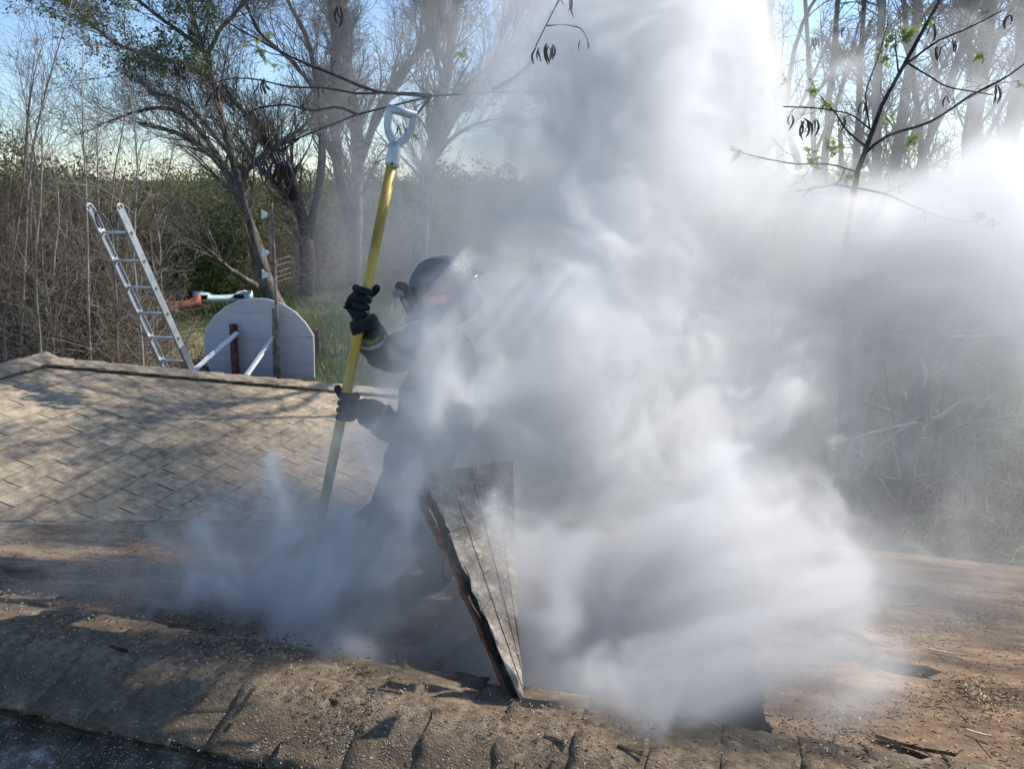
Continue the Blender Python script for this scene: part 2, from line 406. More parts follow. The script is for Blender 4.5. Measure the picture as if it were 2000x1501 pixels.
for (a, b_) in [(RN(WR + WHALF, RE, zmain(RE) - .13), RN(RIGHT, RE, zmain(RE) - .13)),
                (RN(WR + WHALF, RIDGE_N + WHALF, ZW + .05), RN(WR + WHALF, E, ZW + .05)),
                (RN(WR - WHALF, E, ZW + .05), RN(WR + WHALF, E, ZW + .05))]:
    f = MB(); f.bar(a, b_, .025, .15); f.build('fascia', M['trim_white'], house)
f = MB(); f.prism([RN(LEFT + .5, -2.2, -3.1), RN(RIGHT - .5, -2.2, -3.1), RN(RIGHT - .5, RE - .5, -3.1), RN(LEFT + .5, RE - .5, -3.1)], (0, 0, .05))
f.build('attic_floor', M['attic'], house)
for r in (-.62, .02, .62, -1.2):
    f = MB(); f.bar(RN(r, RIDGE_N, zmain(RIDGE_N) - .16), RN(r, RE - .1, zmain(RE - .1) - .16), .045, .14); f.build('rafter', M['char'], house)

# --- shingles of the wing: each tab a piece
TW, EX = 0.37, 0.128
def tab_mesh(name, wd, ln, th, m, jag=0.004, seed=0):
    """shingle tab in the XY plane: X across, Y down slope; slightly warped"""
    rr = random.Random(seed)
    xs = [i / 3 for i in range(4)]
    V = []; 
    for side in (0, 1):
        for j, y in enumerate((0, ln)):
            for x in xs:
                V.append(((x - .5) * wd, y + (rr.uniform(-jag, jag) if j else 0), (th if side else 0) + (th * 1.25 if j else 0) + (rr.uniform(-.0005, .002) if j else 0)))
    F = []
    for side, o in ((0, 0), (1, 8)):
        for i in range(3):
            q = [o + i, o + i + 1, o + i + 5, o + i + 4]
            F.append(q if side else q[::-1])
    for i in range(3):
        F.append([4 + i, 5 + i, 13 + i, 12 + i][::1]); F.append([1 + i, i, 8 + i, 9 + i])
    F.append([0, 4, 12, 8]); F.append([7, 3, 11, 15])
    return mesh_np(name, V, [np.array(F)], [m])
tabs = [tab_mesh('shingle', TW - .007, EX * 1.12, .0042, M['shingle'], seed=i) for i in range(6)]
def place(name, me, parent, org, xdir, ydir, **kw):
    o = link(name, me, parent, **kw)
    xd = xdir.normalized(); zd = xd.cross(ydir).normalized(); yd = zd.cross(xd)
    mw = Matrix((( xd.x, yd.x, zd.x, org.x), (xd.y, yd.y, zd.y, org.y), (xd.z, yd.z, zd.z, org.z), (0, 0, 0, 1)))
    o.matrix_basis = mw
    return o
down_e = (RD * 1 + Vector((0, 0, -SL))).normalized()
NSH = 0
def clip(poly, a, b_, c):
    """keep a*r + b*n <= c"""
    out = []
    for i in range(len(poly)):
        p, q = poly[i], poly[(i + 1) % len(poly)]
        dp, dq = a * p[0] + b_ * p[1] - c, a * q[0] + b_ * q[1] - c
        if dp <= 0: out.append(p)
        if dp * dq < 0:
            t = dp / (dp - dq); out.append((p[0] + (q[0] - p[0]) * t, p[1] + (q[1] - p[1]) * t))
    return out
def piece(poly, zf, lift, th, m, parent, mb=None):
    """thin shingle from an (r, n) outline; zf gives the roof height, lift(r, n) the curl"""
    if len(poly) < 3: return None
    lo_ = [RN(r, n, zf(r, n) + lift(r, n)) for r, n in poly]
    if (lo_[1] - lo_[0]).cross(lo_[2] - lo_[1]).z < 0: lo_ = lo_[::-1]
    b = mb or MB(); b.prism(lo_, (0, 0, th))
    return None if mb else b.build('shingle', m, parent)
rows = int(WHALF / EX) + 1
stuffs = MB()
prr = random.Random(77)
for k in range(rows):
    r0 = WR + k * EX * .96
    off = (k % 2) * TW / 2 + prr.uniform(-.02, .02)
    n = 1.2 + off
    while n < PEAK_N + (r0 - WR) + TW:
        g_ = prr.uniform(.002, .0055)
        poly = [(r0, n - TW / 2 + g_), (r0, n + TW / 2 - g_), (r0 + EX * 1.10 + prr.uniform(-.003, .003), n + TW / 2 - g_), (r0 + EX * 1.10 + prr.uniform(-.003, .003), n - TW / 2 + g_)]
        poly = clip(poly, 1, -1, WR - RIDGE_N + .02)          # above the valley
        poly = clip(poly, -1, 1, PEAK_N - WR)                 # below the hip
        poly = clip(poly, 1, 0, WR + WHALF + .03)
        tl_ = prr.uniform(.004, .0085)
        lf = lambda r, n_, r0=r0, tl_=tl_: (r - r0) / EX * tl_ - .006
        if len(poly) > 2:
            if NSH < 298 and n < 7.2:
                piece(poly, lambda r, n_: RIDGE_Z - SL * (r - WR), lf, .0040, M['shingle'], wing_roof); NSH += 1
            else:
                piece(poly, lambda r, n_: RIDGE_Z - SL * (r - WR), lf, .0028, None, None, stuffs)
        n += TW
if stuffs.n:
    stuffs.build('shingle_field', M['shingle'], wing_roof, kind='stuff')

# hip and wing ridge caps
def cap_mesh(name, ln, half, fall, m, th=.010, seed=0):
    """bent cap: X along the ridge, wings falling along +-Y"""
    rr = random.Random(seed)
    prof = [(-half, -half * fall), (-half * .55, -half * fall * .5), (-half * .12, -half * fall * .08), (0, 0), (half * .12, -half * fall * .08), (half * .55, -half * fall * .5), (half, -half * fall)]
    V = []
    for up in (0, 1):
        for j, x in enumerate((0, ln * .5, ln)):
            for (y, z) in prof:
                V.append((x + rr.uniform(-.004, .004), y + rr.uniform(-.004, .004), z + (th if up else 0) + (th * 1.3 * (1 - x / ln))))
    n = 7; F = []
    for up, o in ((0, 0), (1, 3 * n)):
        for j in range(2):
            for i in range(n - 1):
                q = [o + j * n + i, o + j * n + i + 1, o + (j + 1) * n + i + 1, o + (j + 1) * n + i]
                F.append(q if not up else q[::-1])
    o = 3 * n
    for i in range(n - 1):
        F.append([i, i + o, i + 1 + o, i + 1]); a = 2 * n + i; F.append([a, a + 1, a + 1 + o, a + o])
    for j in range(2):
        a, b_ = j * n, (j + 1) * n; F.append([a, b_, b_ + o, a + o])
        a, b_ = j * n + n - 1, (j + 1) * n + n - 1; F.append([a, a + o, b_ + o, b_])
    return mesh_np(name, V, [np.array(F)], [m])
hip = (RN(WR + WHALF, E, RIDGE_Z - SL * WHALF) - RN(WR, PEAK_N, RIDGE_Z))
hl = hip.length; hd = hip.normalized()
caps = [cap_mesh('hip_cap', .30, .135, .23, M['shingle'], seed=i) for i in range(4)]
side = Vector((0, 0, 1)).cross(hd).normalized()
k = 0
while k * .235 < hl - .1:
    p = RN(WR, PEAK_N, RIDGE_Z + .020) + hd * (k * .235 + .28)
    place('hip_cap', caps[k % 4], wing_roof, p, -hd, -side)
    k += 1
wcaps = [cap_mesh('ridge_cap', .34, .16, .325, M['shingle'], seed=20 + i) for i in range(3)]
for k in range(13):
    place('ridge_cap', wcaps[k % 3], wing_roof, RN(WR, PEAK_N + .12 - k * .24, RIDGE_Z + .022), -ND, RD)

# --- main slope: rows of worn shingles, one field (cannot be told apart under the dust)
fld = MB()
dn = (ND + Vector((0, 0, -SL))).normalized(); nrm = RD.cross(dn); nrm = nrm if nrm.z > 0 else -nrm
rr = random.Random(5)
for k in range(int(MHALF / .135)):
    n0 = RIDGE_N + .06 + k * .135
    r = LEFT + (k % 2) * .17 + rr.uniform(0, .05)
    while r < RIGHT:
        wd = TW - .004
        rc = r + wd / 2
        ok = True
        if n0 < RIDGE_N + WHALF and rc + wd < WR + (n0 - RIDGE_N) - .1: ok = False
        if n0 >= RIDGE_N + WHALF and rc < WR + WHALF: ok = False
        a, b_ = r, r + wd
        if n0 + .13 > HN0 and n0 < HN1 and b_ > HR0 and a < HR1:
            if a < HR0 - .05: b_ = HR0 + rr.uniform(-.01, .0)
            elif b_ > HR1 + .05: a = HR1 - rr.uniform(-.01, .0)
            else: ok = False
        if rr.random() < .5: b_ += .0035
        if ok:
            lift = .0006 + (rr.random() ** 14) * .006
            poly = [(a, n0), (b_, n0), (b_, n0 + .142 + rr.uniform(-.004, .004)), (a, n0 + .142 + rr.uniform(-.004, .004))]
            poly = clip(poly, -1, 1, RIDGE_N - WR + .02) if n0 < RIDGE_N + WHALF else poly
            dz = rr.uniform(0, .0006)
            piece(poly, lambda r_, n_: zmain(n_), lambda r_, n_: (n_ - n0) / .14 * lift - .012 + dz, .0013, None, None, fld)
        r += TW
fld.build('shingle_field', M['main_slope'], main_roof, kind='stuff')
fld2 = MB()
dn2 = (-ND + Vector((0, 0, -SL))).normalized(); nrm2 = dn2.cross(RD); nrm2 = nrm2 if nrm2.z > 0 else -nrm2
for k in range(30):
    n0 = RIDGE_N - .10 - k * .14
    r = LEFT + (k % 2) * .18
    while r < RIGHT:
        c0, c1 = RN(r, n0, zmain(n0) - .022), RN(r + TW - .004, n0, zmain(n0) - .022)
        fld2.prism([c0, c1, c1 + dn2 * .155 + nrm2 * .008, c0 + dn2 * .155 + nrm2 * .008], nrm2 * .010)
        r += TW
fld2.build('shingle_field', M['cap_worn'], main_roof, kind='stuff')

# --- main ridge caps, big in the foreground
def big_cap(seed, ln=.27, half=.235):
    rr = random.Random(seed)
    nx, ny = 9, 17
    V = []
    for up in (0, 1):
        for j in range(nx):
            x = ln * j / (nx - 1)
            for i in range(ny):
                y = -half + 2 * half * i / (ny - 1)
                z = -SL * (math.sqrt(y * y + .0016) - .04)
                ed = 1 if (i in (0, ny - 1) or j == 0) else .25
                jx = rr.uniform(-.006, .006) * ed; jy = rr.uniform(-.008, .008) * ed
                V.append((x + jx, y + jy, z + (.007 if up else 0) + .006 * (1 - x / ln) + .004 * math.sin(y * 31 + seed * 2) * math.sin(x * 27 + seed) + (rr.uniform(-.0015, .0015) if up else 0)))
    F = []; N = nx * ny
    for up, o in ((0, 0), (1, N)):
        for j in range(nx - 1):
            for i in range(ny - 1):
                q = [o + j * ny + i, o + j * ny + i + 1, o + (j + 1) * ny + i + 1, o + (j + 1) * ny + i]
                F.append(q if not up else q[::-1])
    for i in range(ny - 1):
        F.append([i, i + N, i + 1 + N, i + 1]); a = (nx - 1) * ny + i; F.append([a, a + 1, a + 1 + N, a + N])
    for j in range(nx - 1):
        a, b_ = j * ny, (j + 1) * ny; F.append([a, b_, b_ + N, a + N])
        a, b_ = j * ny + ny - 1, (j + 1) * ny + ny - 1; F.append([a, a + N, b_ + N, b_])
    return mesh_np('ridge_cap', V, [np.array(F)], [M['ridge']], None, True)
bigs = [big_cap(i) for i in range(6)]
k = 0
r = -4.9
while r < 6:
    half_hole = HR0 - .3 < r < HR1 + .1
    ja = random.uniform(-.05, .05)
    o = place('ridge_cap', bigs[(k * 5 + k // 6) % 6], main_roof, RN(r, RIDGE_N - .03 + random.uniform(-.01, .01), RIDGE_Z + (.014 if r < -1.15 else .008)), RD + ND * ja, ND - RD * ja)
    k += 1
    r += .185 + random.uniform(-.012, .012)

# ------------------------------------------------------------------ chips, granules and dirt on the roof
def slivers(name, N, sampler, mats, lmin, lmax, wmin, wmax, parent, label=None, hgt=.002):
    C0, NR = sampler(N)
    L = rng.uniform(lmin, lmax, N) * rng.choice([.5, 1, 1, 1.6], N); W = rng.uniform(wmin, wmax, N)
    a = rng.uniform(0, 2 * np.pi, N)
    t0 = np.stack([np.cos(a), np.sin(a), np.zeros(N)], 1)
    t0 -= NR * (t0 * NR).sum(1, keepdims=True); t0 /= np.linalg.norm(t0, axis=1, keepdims=True)
    t0 = t0 + NR * rng.uniform(-.15, .45, (N, 1)) * (rng.random((N, 1)) < .3)
    b0 = np.cross(NR, t0)
    V = np.stack([C0 - t0 * L[:, None] / 2, C0 + b0 * W[:, None] / 2 + NR * hgt, C0 + t0 * L[:, None] / 2 + NR * rng.uniform(0, hgt * 2, (N, 1)), C0 - b0 * W[:, None] / 2 + NR * hgt], 1)
    V += (NR * .0015)[:, None, :]
    Vb = V - (NR * .0025)[:, None, :]
    VV = np.concatenate([V, Vb], 1).reshape(-1, 3)
    b = (np.arange(N) * 8)[:, None]
    F = np.concatenate([b + np.array([[0, 3, 2, 1]]), b + np.array([[0, 1, 5, 4]]), b + np.array([[1, 2, 6, 5]]), b + np.array([[2, 3, 7, 6]]), b + np.array([[3, 0, 4, 7]])])
    F = F.reshape(5, N, 4).transpose(1, 0, 2).reshape(-1, 4)[:, ::-1]
    mi = np.repeat(rng.integers(0, len(mats), N), 5)
    me = mesh_np(name, VV, [F], mats, mi)
    return link(name, me, parent, label=label, kind='stuff')
rdv, ndv = np.array(RD), np.array(ND)
def on_roof(r, n, top=.0):
    p = r[:, None] * rdv + n[:, None] * ndv
    z = H + RIDGE_Z - SL * np.abs(n - RIDGE_N)
    d = np.abs(n - RIDGE_N)
    cap = (d < .27)
    z = np.where(cap, H + RIDGE_Z + .030 - SL * (np.sqrt(d * d + .0016) - .04), z) + top
    p = p + np.stack([0 * z, 0 * z, z], 1)
    sg = np.sign(n - RIDGE_N) * SL * np.clip(d / .04, 0, 1)
    N_ = sg[:, None] * ndv + np.array([[0, 0, 1.]]); N_ /= np.linalg.norm(N_, axis=1, keepdims=True)
    return p, N_
def clump(N, gen):
    r, n = gen(N * 4)
    w_ = .5 + .5 * np.sin(r * 5.1 + 1.2 * np.sin(n * 4)) * np.sin(n * 6.3 + r * 2.2)
    w_ = w_ * (.5 + .5 * np.sin(r * 11.7 - n * 9.1 + 2))
    keep = rng.random(len(r)) < (.12 + w_)
    inh = (r > HR0) & (r < HR1) & (n > HN0) & (n < HN1)
    low = (n >= RIDGE_N + .3) & (r < WR + (n - RIDGE_N) + .1)
    idx = np.where(keep & ~inh & ~low)[0][:N]
    return r[idx], n[idx]
def samp(gen, top=0):
    def f(N):
        r, n = clump(N, gen)
        while len(r) < N:
            r2, n2 = clump(N, gen); r = np.concatenate([r, r2]); n = np.concatenate([n, n2])
        return on_roof(r[:N], n[:N], top)
    return f
ridge_gen = lambda N: (rng.uniform(-2.6, 1.9, N), RIDGE_N + rng.normal(-.05, .20, N))
slope_gen = lambda N: (rng.uniform(.1, 3.2, N), RIDGE_N + .05 + rng.random(N) ** 1.3 * 3.0)
near_gen = lambda N: (rng.uniform(-2.4, 1.2, N), rng.uniform(1.0, 1.45, N))
left_gen = lambda N: (rng.uniform(-3.4, -.9, N), RIDGE_N + rng.random(N) * 1.8)
slivers('wood_chips', 3500, samp(ridge_gen), [M['chip'], M['dark_debris'], M['shingle']], .003, .011, .0015, .0035, main_roof, 'pale saw chips and dark crumbs strewn over the ridge')
slivers('wood_chips', 9000, samp(slope_gen, .002), [M['chip'], M['dark_debris'], M['dark_debris']], .005, .016, .002, .005, main_roof, 'saw chips scattered on the slope past the ridge')
slivers('loose_granules', 2500, samp(near_gen, .004), [M['cap_worn'], M['chip'], M['dark_debris']], .002, .006, .002, .004, main_roof, 'pale loose granules on the near slope', .0015)
chip_gen = lambda N: (rng.uniform(.9, 2.6, N), RIDGE_N + rng.random(N) * 1.1)
slivers('wood_chips', 6000, samp(chip_gen, .002), [M['chip'], M['chip'], M['dark_debris']], .005, .02, .002, .005, main_roof, 'straw coloured chips thick on the near right of the roof')
slivers('leaf_litter', 3500, samp(left_gen, .002), [M['dark_debris'], M['chip']], .005, .016, .002, .005, main_roof, 'dark crumbs on the far slope by the valley')
def gran(N):
    c = rng.integers(0, 7, N)
    cr = np.array([-1.62, -1.47, -1.30, -1.12, -.98, -.80, -.55])[c]; cn = np.array([1.56, 1.50, 1.55, 1.50, 1.47, 1.56, 1.5])[c]
    return cr + rng.normal(0, .042, N), cn + rng.normal(0, .05, N)
slivers('loose_granules', 11000, lambda N: on_roof(*gran(N), -.008), [M['trim_white'], M['shingle'], M['shingle']], .0015, .0035, .0012, .0026, main_roof, 'whitish granule patches on the worn ridge caps', .0012)

# torn shingle scraps, splinters on the roof: each a thing
def scrap(u, v, ang, ln, wd, m, label, name='shingle_scrap', cat='shingle scrap', th=.010, lift=.02):
    x = (u - 1000) / 1500.0; s = (750 - v) / 1500.0
    d = Vector((x, cp + s * sp, -sp + s * cp))
    nn, zz = d.dot(ND), d.z
    if v < 1501:                                      # solve for the far slope, else the near one
        t = (RIDGE_Z + SL * RIDGE_N) / (zz + SL * nn)
        if d.dot(ND) * t < RIDGE_N: t = (RIDGE_Z - SL * RIDGE_N) / (zz - SL * nn)
    p = d * t; n_ = p.dot(ND); r_ = p.dot(RD)
    nr = (ND * SL * (1 if n_ > RIDGE_N else -1) + Vector((0, 0, 1))).normalized()
    near = abs(n_ - RIDGE_N) < .28
    org = RN(r_, n_, zmain(n_) + (.032 if near else .003))
    X = (RD * math.cos(ang) + ND * math.sin(ang)); X = (X - nr * X.dot(nr)).normalized(); Y = nr.cross(X)
    rr = random.Random(int(u + v))
    K = 9; top = []; 
    out = []
    for i in range(K): out.append((-ln / 2 + ln * i / (K - 1), -wd / 2 + rr.uniform(-.12, .12) * wd))
    for i in range(K): out.append((ln / 2 - ln * i / (K - 1), wd / 2 + rr.uniform(-.12, .12) * wd))
    V = []
    for z in (0, th):
        for (a, b_) in out:
            q = org + X * a + Y * b_ + nr * (z + lift * (a / ln + .5) ** 2)
            V.append(tuple(q))
    n2 = 2 * K
    Q = [[i, (i + 1) % n2, (i + 1) % n2 + n2, i + n2] for i in range(n2)]
    top = [[n2 + i, n2 + i + 1, n2 + n2 - 2 - i, n2 + n2 - 1 - i] for i in range(K - 1)]
    bot = [[i + 1, i, n2 - 1 - i, n2 - 2 - i] for i in range(K - 1)]
    me = mesh_np(name, V, [np.array(Q + top + bot)], [m])
    return link(name, me, None, label, cat)
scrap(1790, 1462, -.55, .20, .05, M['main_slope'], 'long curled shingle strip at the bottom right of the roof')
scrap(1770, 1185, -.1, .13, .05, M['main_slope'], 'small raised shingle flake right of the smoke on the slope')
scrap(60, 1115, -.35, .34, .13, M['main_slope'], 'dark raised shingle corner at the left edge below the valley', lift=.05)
scrap(60, 1190, .1, .22, .05, M['shingle_dirty'], 'cracked dark shingle strip just behind the ridge at far left', lift=.02)
scrap(235, 1285, -.15, .07, .008, M['dark_debris'], 'thin dark splinter lying on the ridge at left', 'wood_splinter', 'splinter', .004, .005)
scrap(640, 1385, -.1, .07, .007, M['dark_debris'], 'dark splinter on the ridge below the left smoke', 'wood_splinter', 'splinter', .004, .005)
scrap(1085, 1465, -.2, .065, .007, M['dark_debris'], 'dark splinter on the ridge below the foot of the lifted panel', 'wood_splinter', 'splinter', .004, .005)
scrap(1230, 1485, -.3, .065, .007, M['dark_debris'], 'dark splinter on the ridge in front of the hole', 'wood_splinter', 'splinter', .004, .005)
scrap(1740, 1225, .1, .075, .008, M['chip'], 'pale straight wood sliver on the brown slope', 'wood_splinter', 'splinter', .004, .003)
scrap(1850, 1275, -.35, .13, .008, M['chip'], 'longer pale wood sliver near the right edge of the roof', 'wood_splinter', 'splinter', .004, .003)
scrap(1912, 1435, -.8, .07, .007, M['chip'], 'whitish torn fibre at the right end of the curled strip', 'wood_splinter', 'splinter', .004, .008)
scrap(1135, 1424, .2, .030, .005, M['chip'], 'tiny pale chip standing on the ridge by the hole', 'wood_splinter', 'splinter', .003, .003)

# ------------------------------------------------------------------ lifted roof panel
pn = thing('roof_panel', P(1020, 1385, 2.12), 'cut roof panel of shingles on boards tipped up beside the smoking hole', 'roof panel')
A = P(1022, 1390, 2.13); B = P(828, 932, 2.80); Cc = P(1000, 905, 3.02); D = P(1012, 1250, 2.42)
pnrm = (B - A).cross(Cc - A).normalized()
if pnrm.dot(-B + Vector((0, 0, H))) < 0: pnrm = -pnrm     # faces the camera side
def bil(s, t): return (A * (1 - s) + D * s) * (1 - t) + (B * (1 - s) + Cc * s) * t
NC = 4
for c in range(NC):
    # courses run along the left edge; each broken into tabs
    cuts = [0, .36 + .1 * (c % 2), .70 - .08 * (c % 2), 1.0]
    for q in range(3):
        t0, t1 = cuts[q] + .0015, cuts[q + 1] - .0015
        s0, s1 = c / NC, (c + 1) / NC + .03
        nseg = 8; V = []; rr = random.Random(c * 7 + q)
        for up in (0, 1):
            for i in range(nseg + 1):
                t = t0 + (t1 - t0) * i / nseg
                for s, e in ((s0, 0), (s1, 1)):
                    jag = rr.uniform(-.010, .010) if (c == 0 and e == 0) else rr.uniform(-.002, .002)
                    top_j = rr.uniform(-.02, .02) if (q == 2 and i == nseg) else 0
                    p = bil(min(s, 1) + jag / max(.05, (bil(1, t) - bil(0, t)).length), t + top_j)
                    V.append(tuple(p + pnrm * (.006 + .005 * up + .0045 * (1 - e) + rr.uniform(0, .0005))))
        n = (nseg + 1) * 2; F = []
        for i in range(nseg):
            a = i * 2
            F += [[a, a + 1, a + 3, a + 2], [n + a, n + a + 2, n + a + 3, n + a + 1], [a, a + 2, n + a + 2, n + a], [a + 1, n + a + 1, n + a + 3, a + 3]]
        F += [[0, n, n + 1, 1], [n - 2, n - 1, 2 * n - 1, 2 * n - 2]]
        link('shingle', mesh_np('shingle', V, [np.array(F)], [M['panel'] if 'panel' in M else M.setdefault('panel', noisy('panel', [(0.30, (.10, .085, .07)), (0.46, (.21, .18, .145)), (0.56, (.31, .27, .22)), (0.66, (.52, .47, .38)), (0.8, (.62, .57, .48))], 14, 12, .95, .9, 140, .005, speck=(90, .64, (.55, .50, .40))))]), pn)
# tar felt layers then boards behind, splintered edge
def layer(name, m, d0, d1, ext, seed, nb=1):
    rr = random.Random(seed)
    for b_i in range(nb):
        s0, s1 = b_i / nb, (b_i + 1) / nb - (.02 if nb > 1 else 0)
        nseg = 22; V = []
        for dd in (d0, d1):
            for i in range(nseg + 1):
                t = i / nseg
                for e, s in ((0, s0), (1, s1)):
                    j = (rr.uniform(-.012, .010) - ext) if (b_i == 0 and e == 0) else 0
                    wd_ = max(.08, (bil(1, t) - bil(0, t)).length)
                    tt = t * .985 + (rr.uniform(-.012, .012) if i == nseg else 0)
                    V.append(tuple(bil(s + j * (.35 + .65 * t) / wd_, tt) - pnrm * dd))
        n = (nseg + 1) * 2; F = []
        for i in range(nseg):
            a = i * 2
            F += [[a, a + 2, a + 3, a + 1], [n + a, n + a + 1, n + a + 3, n + a + 2], [a, n + a, n + a + 2, a + 2], [a + 1, a + 3, n + a + 3, n + a + 1]]
        F += [[0, 1, n + 1, n], [n - 2, 2 * n - 2, 2 * n - 1, n - 1]]
        link(name, mesh_np(name, V, [np.array(F)], [m]), pn)
layer('felt', M['char'], -.006, .006, .004, 3)
layer('old_shingle', M['char'], .007, .025, .010, 4)
layer('board', M['wood_edge'], .028, .048, .027, 5, 3)
rr = random.Random(12)
for (t, ln) in ((.93, .09), (.86, .12), (.60, .06), (.45, .10), (.41, .08)):
    b = MB(); p = bil(-.06 * t, t) - pnrm * .02
    e = (A - B).normalized()
    b.tube([p, p + e * ln * .5 + pnrm * rr.uniform(.002, .012), p + e * ln + pnrm * rr.uniform(.006, .02)], [.004, .003, .0006], 4)
    b.build('splinter', M['chip'] if ln > .09 else M['wood_edge'], pn)
b = MB(); p = bil(-.05, .66) - pnrm * .04
b.tube([p, p + Vector((-.012, 0, -.04)), p + Vector((-.010, 0, -.09)), p + Vector((.02, 0, -.11)), p + Vector((.045, .01, -.10))], .0012, 4); b.build('loose_wire', M['char'], pn)
# fuzzy top edge fibres
N_ = 160
s_ = rng.uniform(0, .75, N_); P0 = np.array([tuple(bil(s, 1.0)) for s in s_]); up = np.array((B - A).normalized())
D_ = up[None] + rng.normal(0, .6, (N_, 3)); L_ = rng.uniform(.005, .022, N_)[:, None]
paths = np.stack([P0 - up * .01, P0 + D_ * L_ * .5, P0 + D_ * L_ + rng.normal(0, .003, (N_, 3))], 1)
V, F = tubes(paths, np.tile([[.0012, .0009, .0003]], (N_, 1)), 3)
link('fibre_fringe', mesh_np('fibre_fringe', V, F, [M['chip'], ]), pn, kind='stuff')

# ------------------------------------------------------------------ long handled tool
tool = thing('long_handled_tool', P(598, 1150, 3.27), 'long yellow poled roof tool with a silver D grip held upright in both gloves', 'pole tool')
pt, pb = P(765, 322, 2.95), P(600, 1148, 3.27)
b = MB(); b.tube([pb, pb.lerp(pt, .33), pb.lerp(pt, .66), pt], .0205, 18); b.build('pole', M['pole'], tool, smooth=True)
ax = (pt - pb).normalized(); sx = Vector((1, .15, 0)); sx = (sx - ax * sx.dot(ax)).normalized(); 
sx2 = (sx * .55 + ax.cross(sx) * .83); sx2 = (sx2 - ax * sx2.dot(ax)).normalized()
b = MB(); b.tube([pt - ax * .006, pt + ax * .01, pt + ax * .06, pt + ax * .085], [.025, .0275, .024, .021], 16); b.build('grip_socket', M['aluminium'], tool, smooth=True)
b = MB()
gw = .047
ths = ax.cross(sx)
for sgn in (-1, 1):
    pts = [pt + ax * .070 + sx * sgn * .006, pt + ax * .095 + sx * sgn * .018, pt + ax * .120 + sx * sgn * .040, pt + ax * .150 + sx * sgn * gw, pt + ax * .205 + sx * sgn * gw]
    ctrl = resample_v(pts, 12)
    b.tube(ctrl, [.016] + [.015] * 10 + [.015], 10)
b.build('grip_arms', M['aluminium'], tool)
b = MB(); b.tube([pt + ax * .20 - sx * .056, pt + ax * .20 + sx * .056], .0155, 14); b.build('grip_bar', M['aluminium'], tool, smooth=True)
b = MB(); b.tube([pt + ax * .004 + ths * -.028, pt + ax * .004 - ths * .033], .0045, 8); b.build('rivet', M['black'], tool)
hk = pb
b = MB(); b.tube([pb + ax * .14, pb + ax * .02], [.026, .022], 12); b.build('ferrule', M['alu_dark'], tool, smooth=True)
b = MB(); b.tube([pb + ax * .02, pb - ax * .03 + sx * -.02, pb - ax * .02 - sx * .07, pb + ax * .03 - sx * .11], [.012, .012, .010, .006], 8); b.build('hook', M['alu_dark'], tool, smooth=True)

# ------------------------------------------------------------------ firefighter
ff = thing('person', P(790, 1140, 3.25), 'person in dark turnout coat, black helmet and gloves gripping a long pole in the smoke', 'person')
def skin_mesh(name, verts, edges, m, parent, root=0, sub=2):
    """verts: (pos, (rx, ry))"""
    me = bpy.data.meshes.new(name)
    me.from_pydata([tuple(v[0]) for v in verts], edges, [])
    o = bpy.data.objects.new('tmp', me); C.objects.link(o)
    md = o.modifiers.new('s', 'SKIN'); md.use_smooth_shade = True
    sv = me.skin_vertices[0].data
    for i, v in enumerate(verts):
        rr_ = v[1] if hasattr(v[1], '__len__') else (v[1], v[1])
        sv[i].radius = rr_
        sv[i].use_root = (i == root)
    s2 = o.modifiers.new('u', 'SUBSURF'); s2.levels = sub; s2.render_levels = sub
    dg = bpy.context.evaluated_depsgraph_get()
    m2 = bpy.data.meshes.new_from_object(o.evaluated_get(dg))
    bpy.data.objects.remove(o)
    m2.name = name
    m2.materials.clear()
    for mm in (m if isinstance(m, list) else [m]): m2.materials.append(mm)
    for p in m2.polygons: p.use_smooth = True
    return link(name, m2, parent)
T0 = 3.35
def foot(u, v): 
    x = (u - 1000) / 1500.0; s = (750 - v) / 1500.0
    d = Vector((x, cp + s * sp, -sp + s * cp)); t = (RIDGE_Z + SL * RIDGE_N) / (d.z + SL * d.dot(ND))
    return d * t + Vector((0, 0, H))
fR, fL = foot(770, 1120), foot(850, 1165)
pel = P(822, 905, 3.40)
chest = P(858, 730, 3.30); neck = P(846, 636, 3.24); upch = P(856, 672, 3.27)
head = P(852, 590, 3.22)
shR = P(826, 668, 3.46); shL = P(884, 688, 3.10)
elR = P(742, 700, 3.28); wrR = P(716, 640, 3.08)
elL = P(800, 850, 3.02); wrL = P(722, 806, 3.02)
hipR = P(800, 920, 3.50); hipL = P(836, 925, 3.30)
knR = P(748, 1020, 3.56); knL = P(800, 1045, 3.26)
vs = [(pel, (.17, .15)), (P(838, 815, 3.35), (.165, .15)), (chest, (.19, .165)), (upch, (.16, .14)), (neck, (.075, .075)), (head, (.085, .09)),
      (shR, (.095, .095)), (elR, (.082, .082)), (wrR, (.062, .062)),
      (shL, (.100, .100)), (P(845, 775, 3.03), (.088, .088)), (elL, (.082, .082)), (wrL, (.060, .060)),
      (hipR, (.12, .12)), (knR, (.095, .095)), (fR + Vector((.03, 0, .16)), (.085, .085)),
      (hipL, (.12, .12)), (knL, (.095, .095)), (fL + Vector((.03, 0, .16)), (.085, .085))]
es = [(0, 1), (1, 2), (2, 3), (3, 4), (4, 5), (3, 6), (6, 7), (7, 8), (3, 9), (9, 10), (10, 11), (11, 12), (0, 13), (13, 14), (14, 15), (0, 16), (16, 17), (17, 18)]
body = skin_mesh('body', vs, es, M['coat'], ff)
tx = bpy.data.textures.new('folds', 'CLOUDS'); tx.noise_scale = .12
dm = body.modifiers.new('folds', 'DISPLACE'); dm.texture = tx; dm.strength = .05; dm.texture_coords = 'GLOBAL'
tx2 = bpy.data.textures.new('creases', 'STUCCI'); tx2.noise_scale = .05
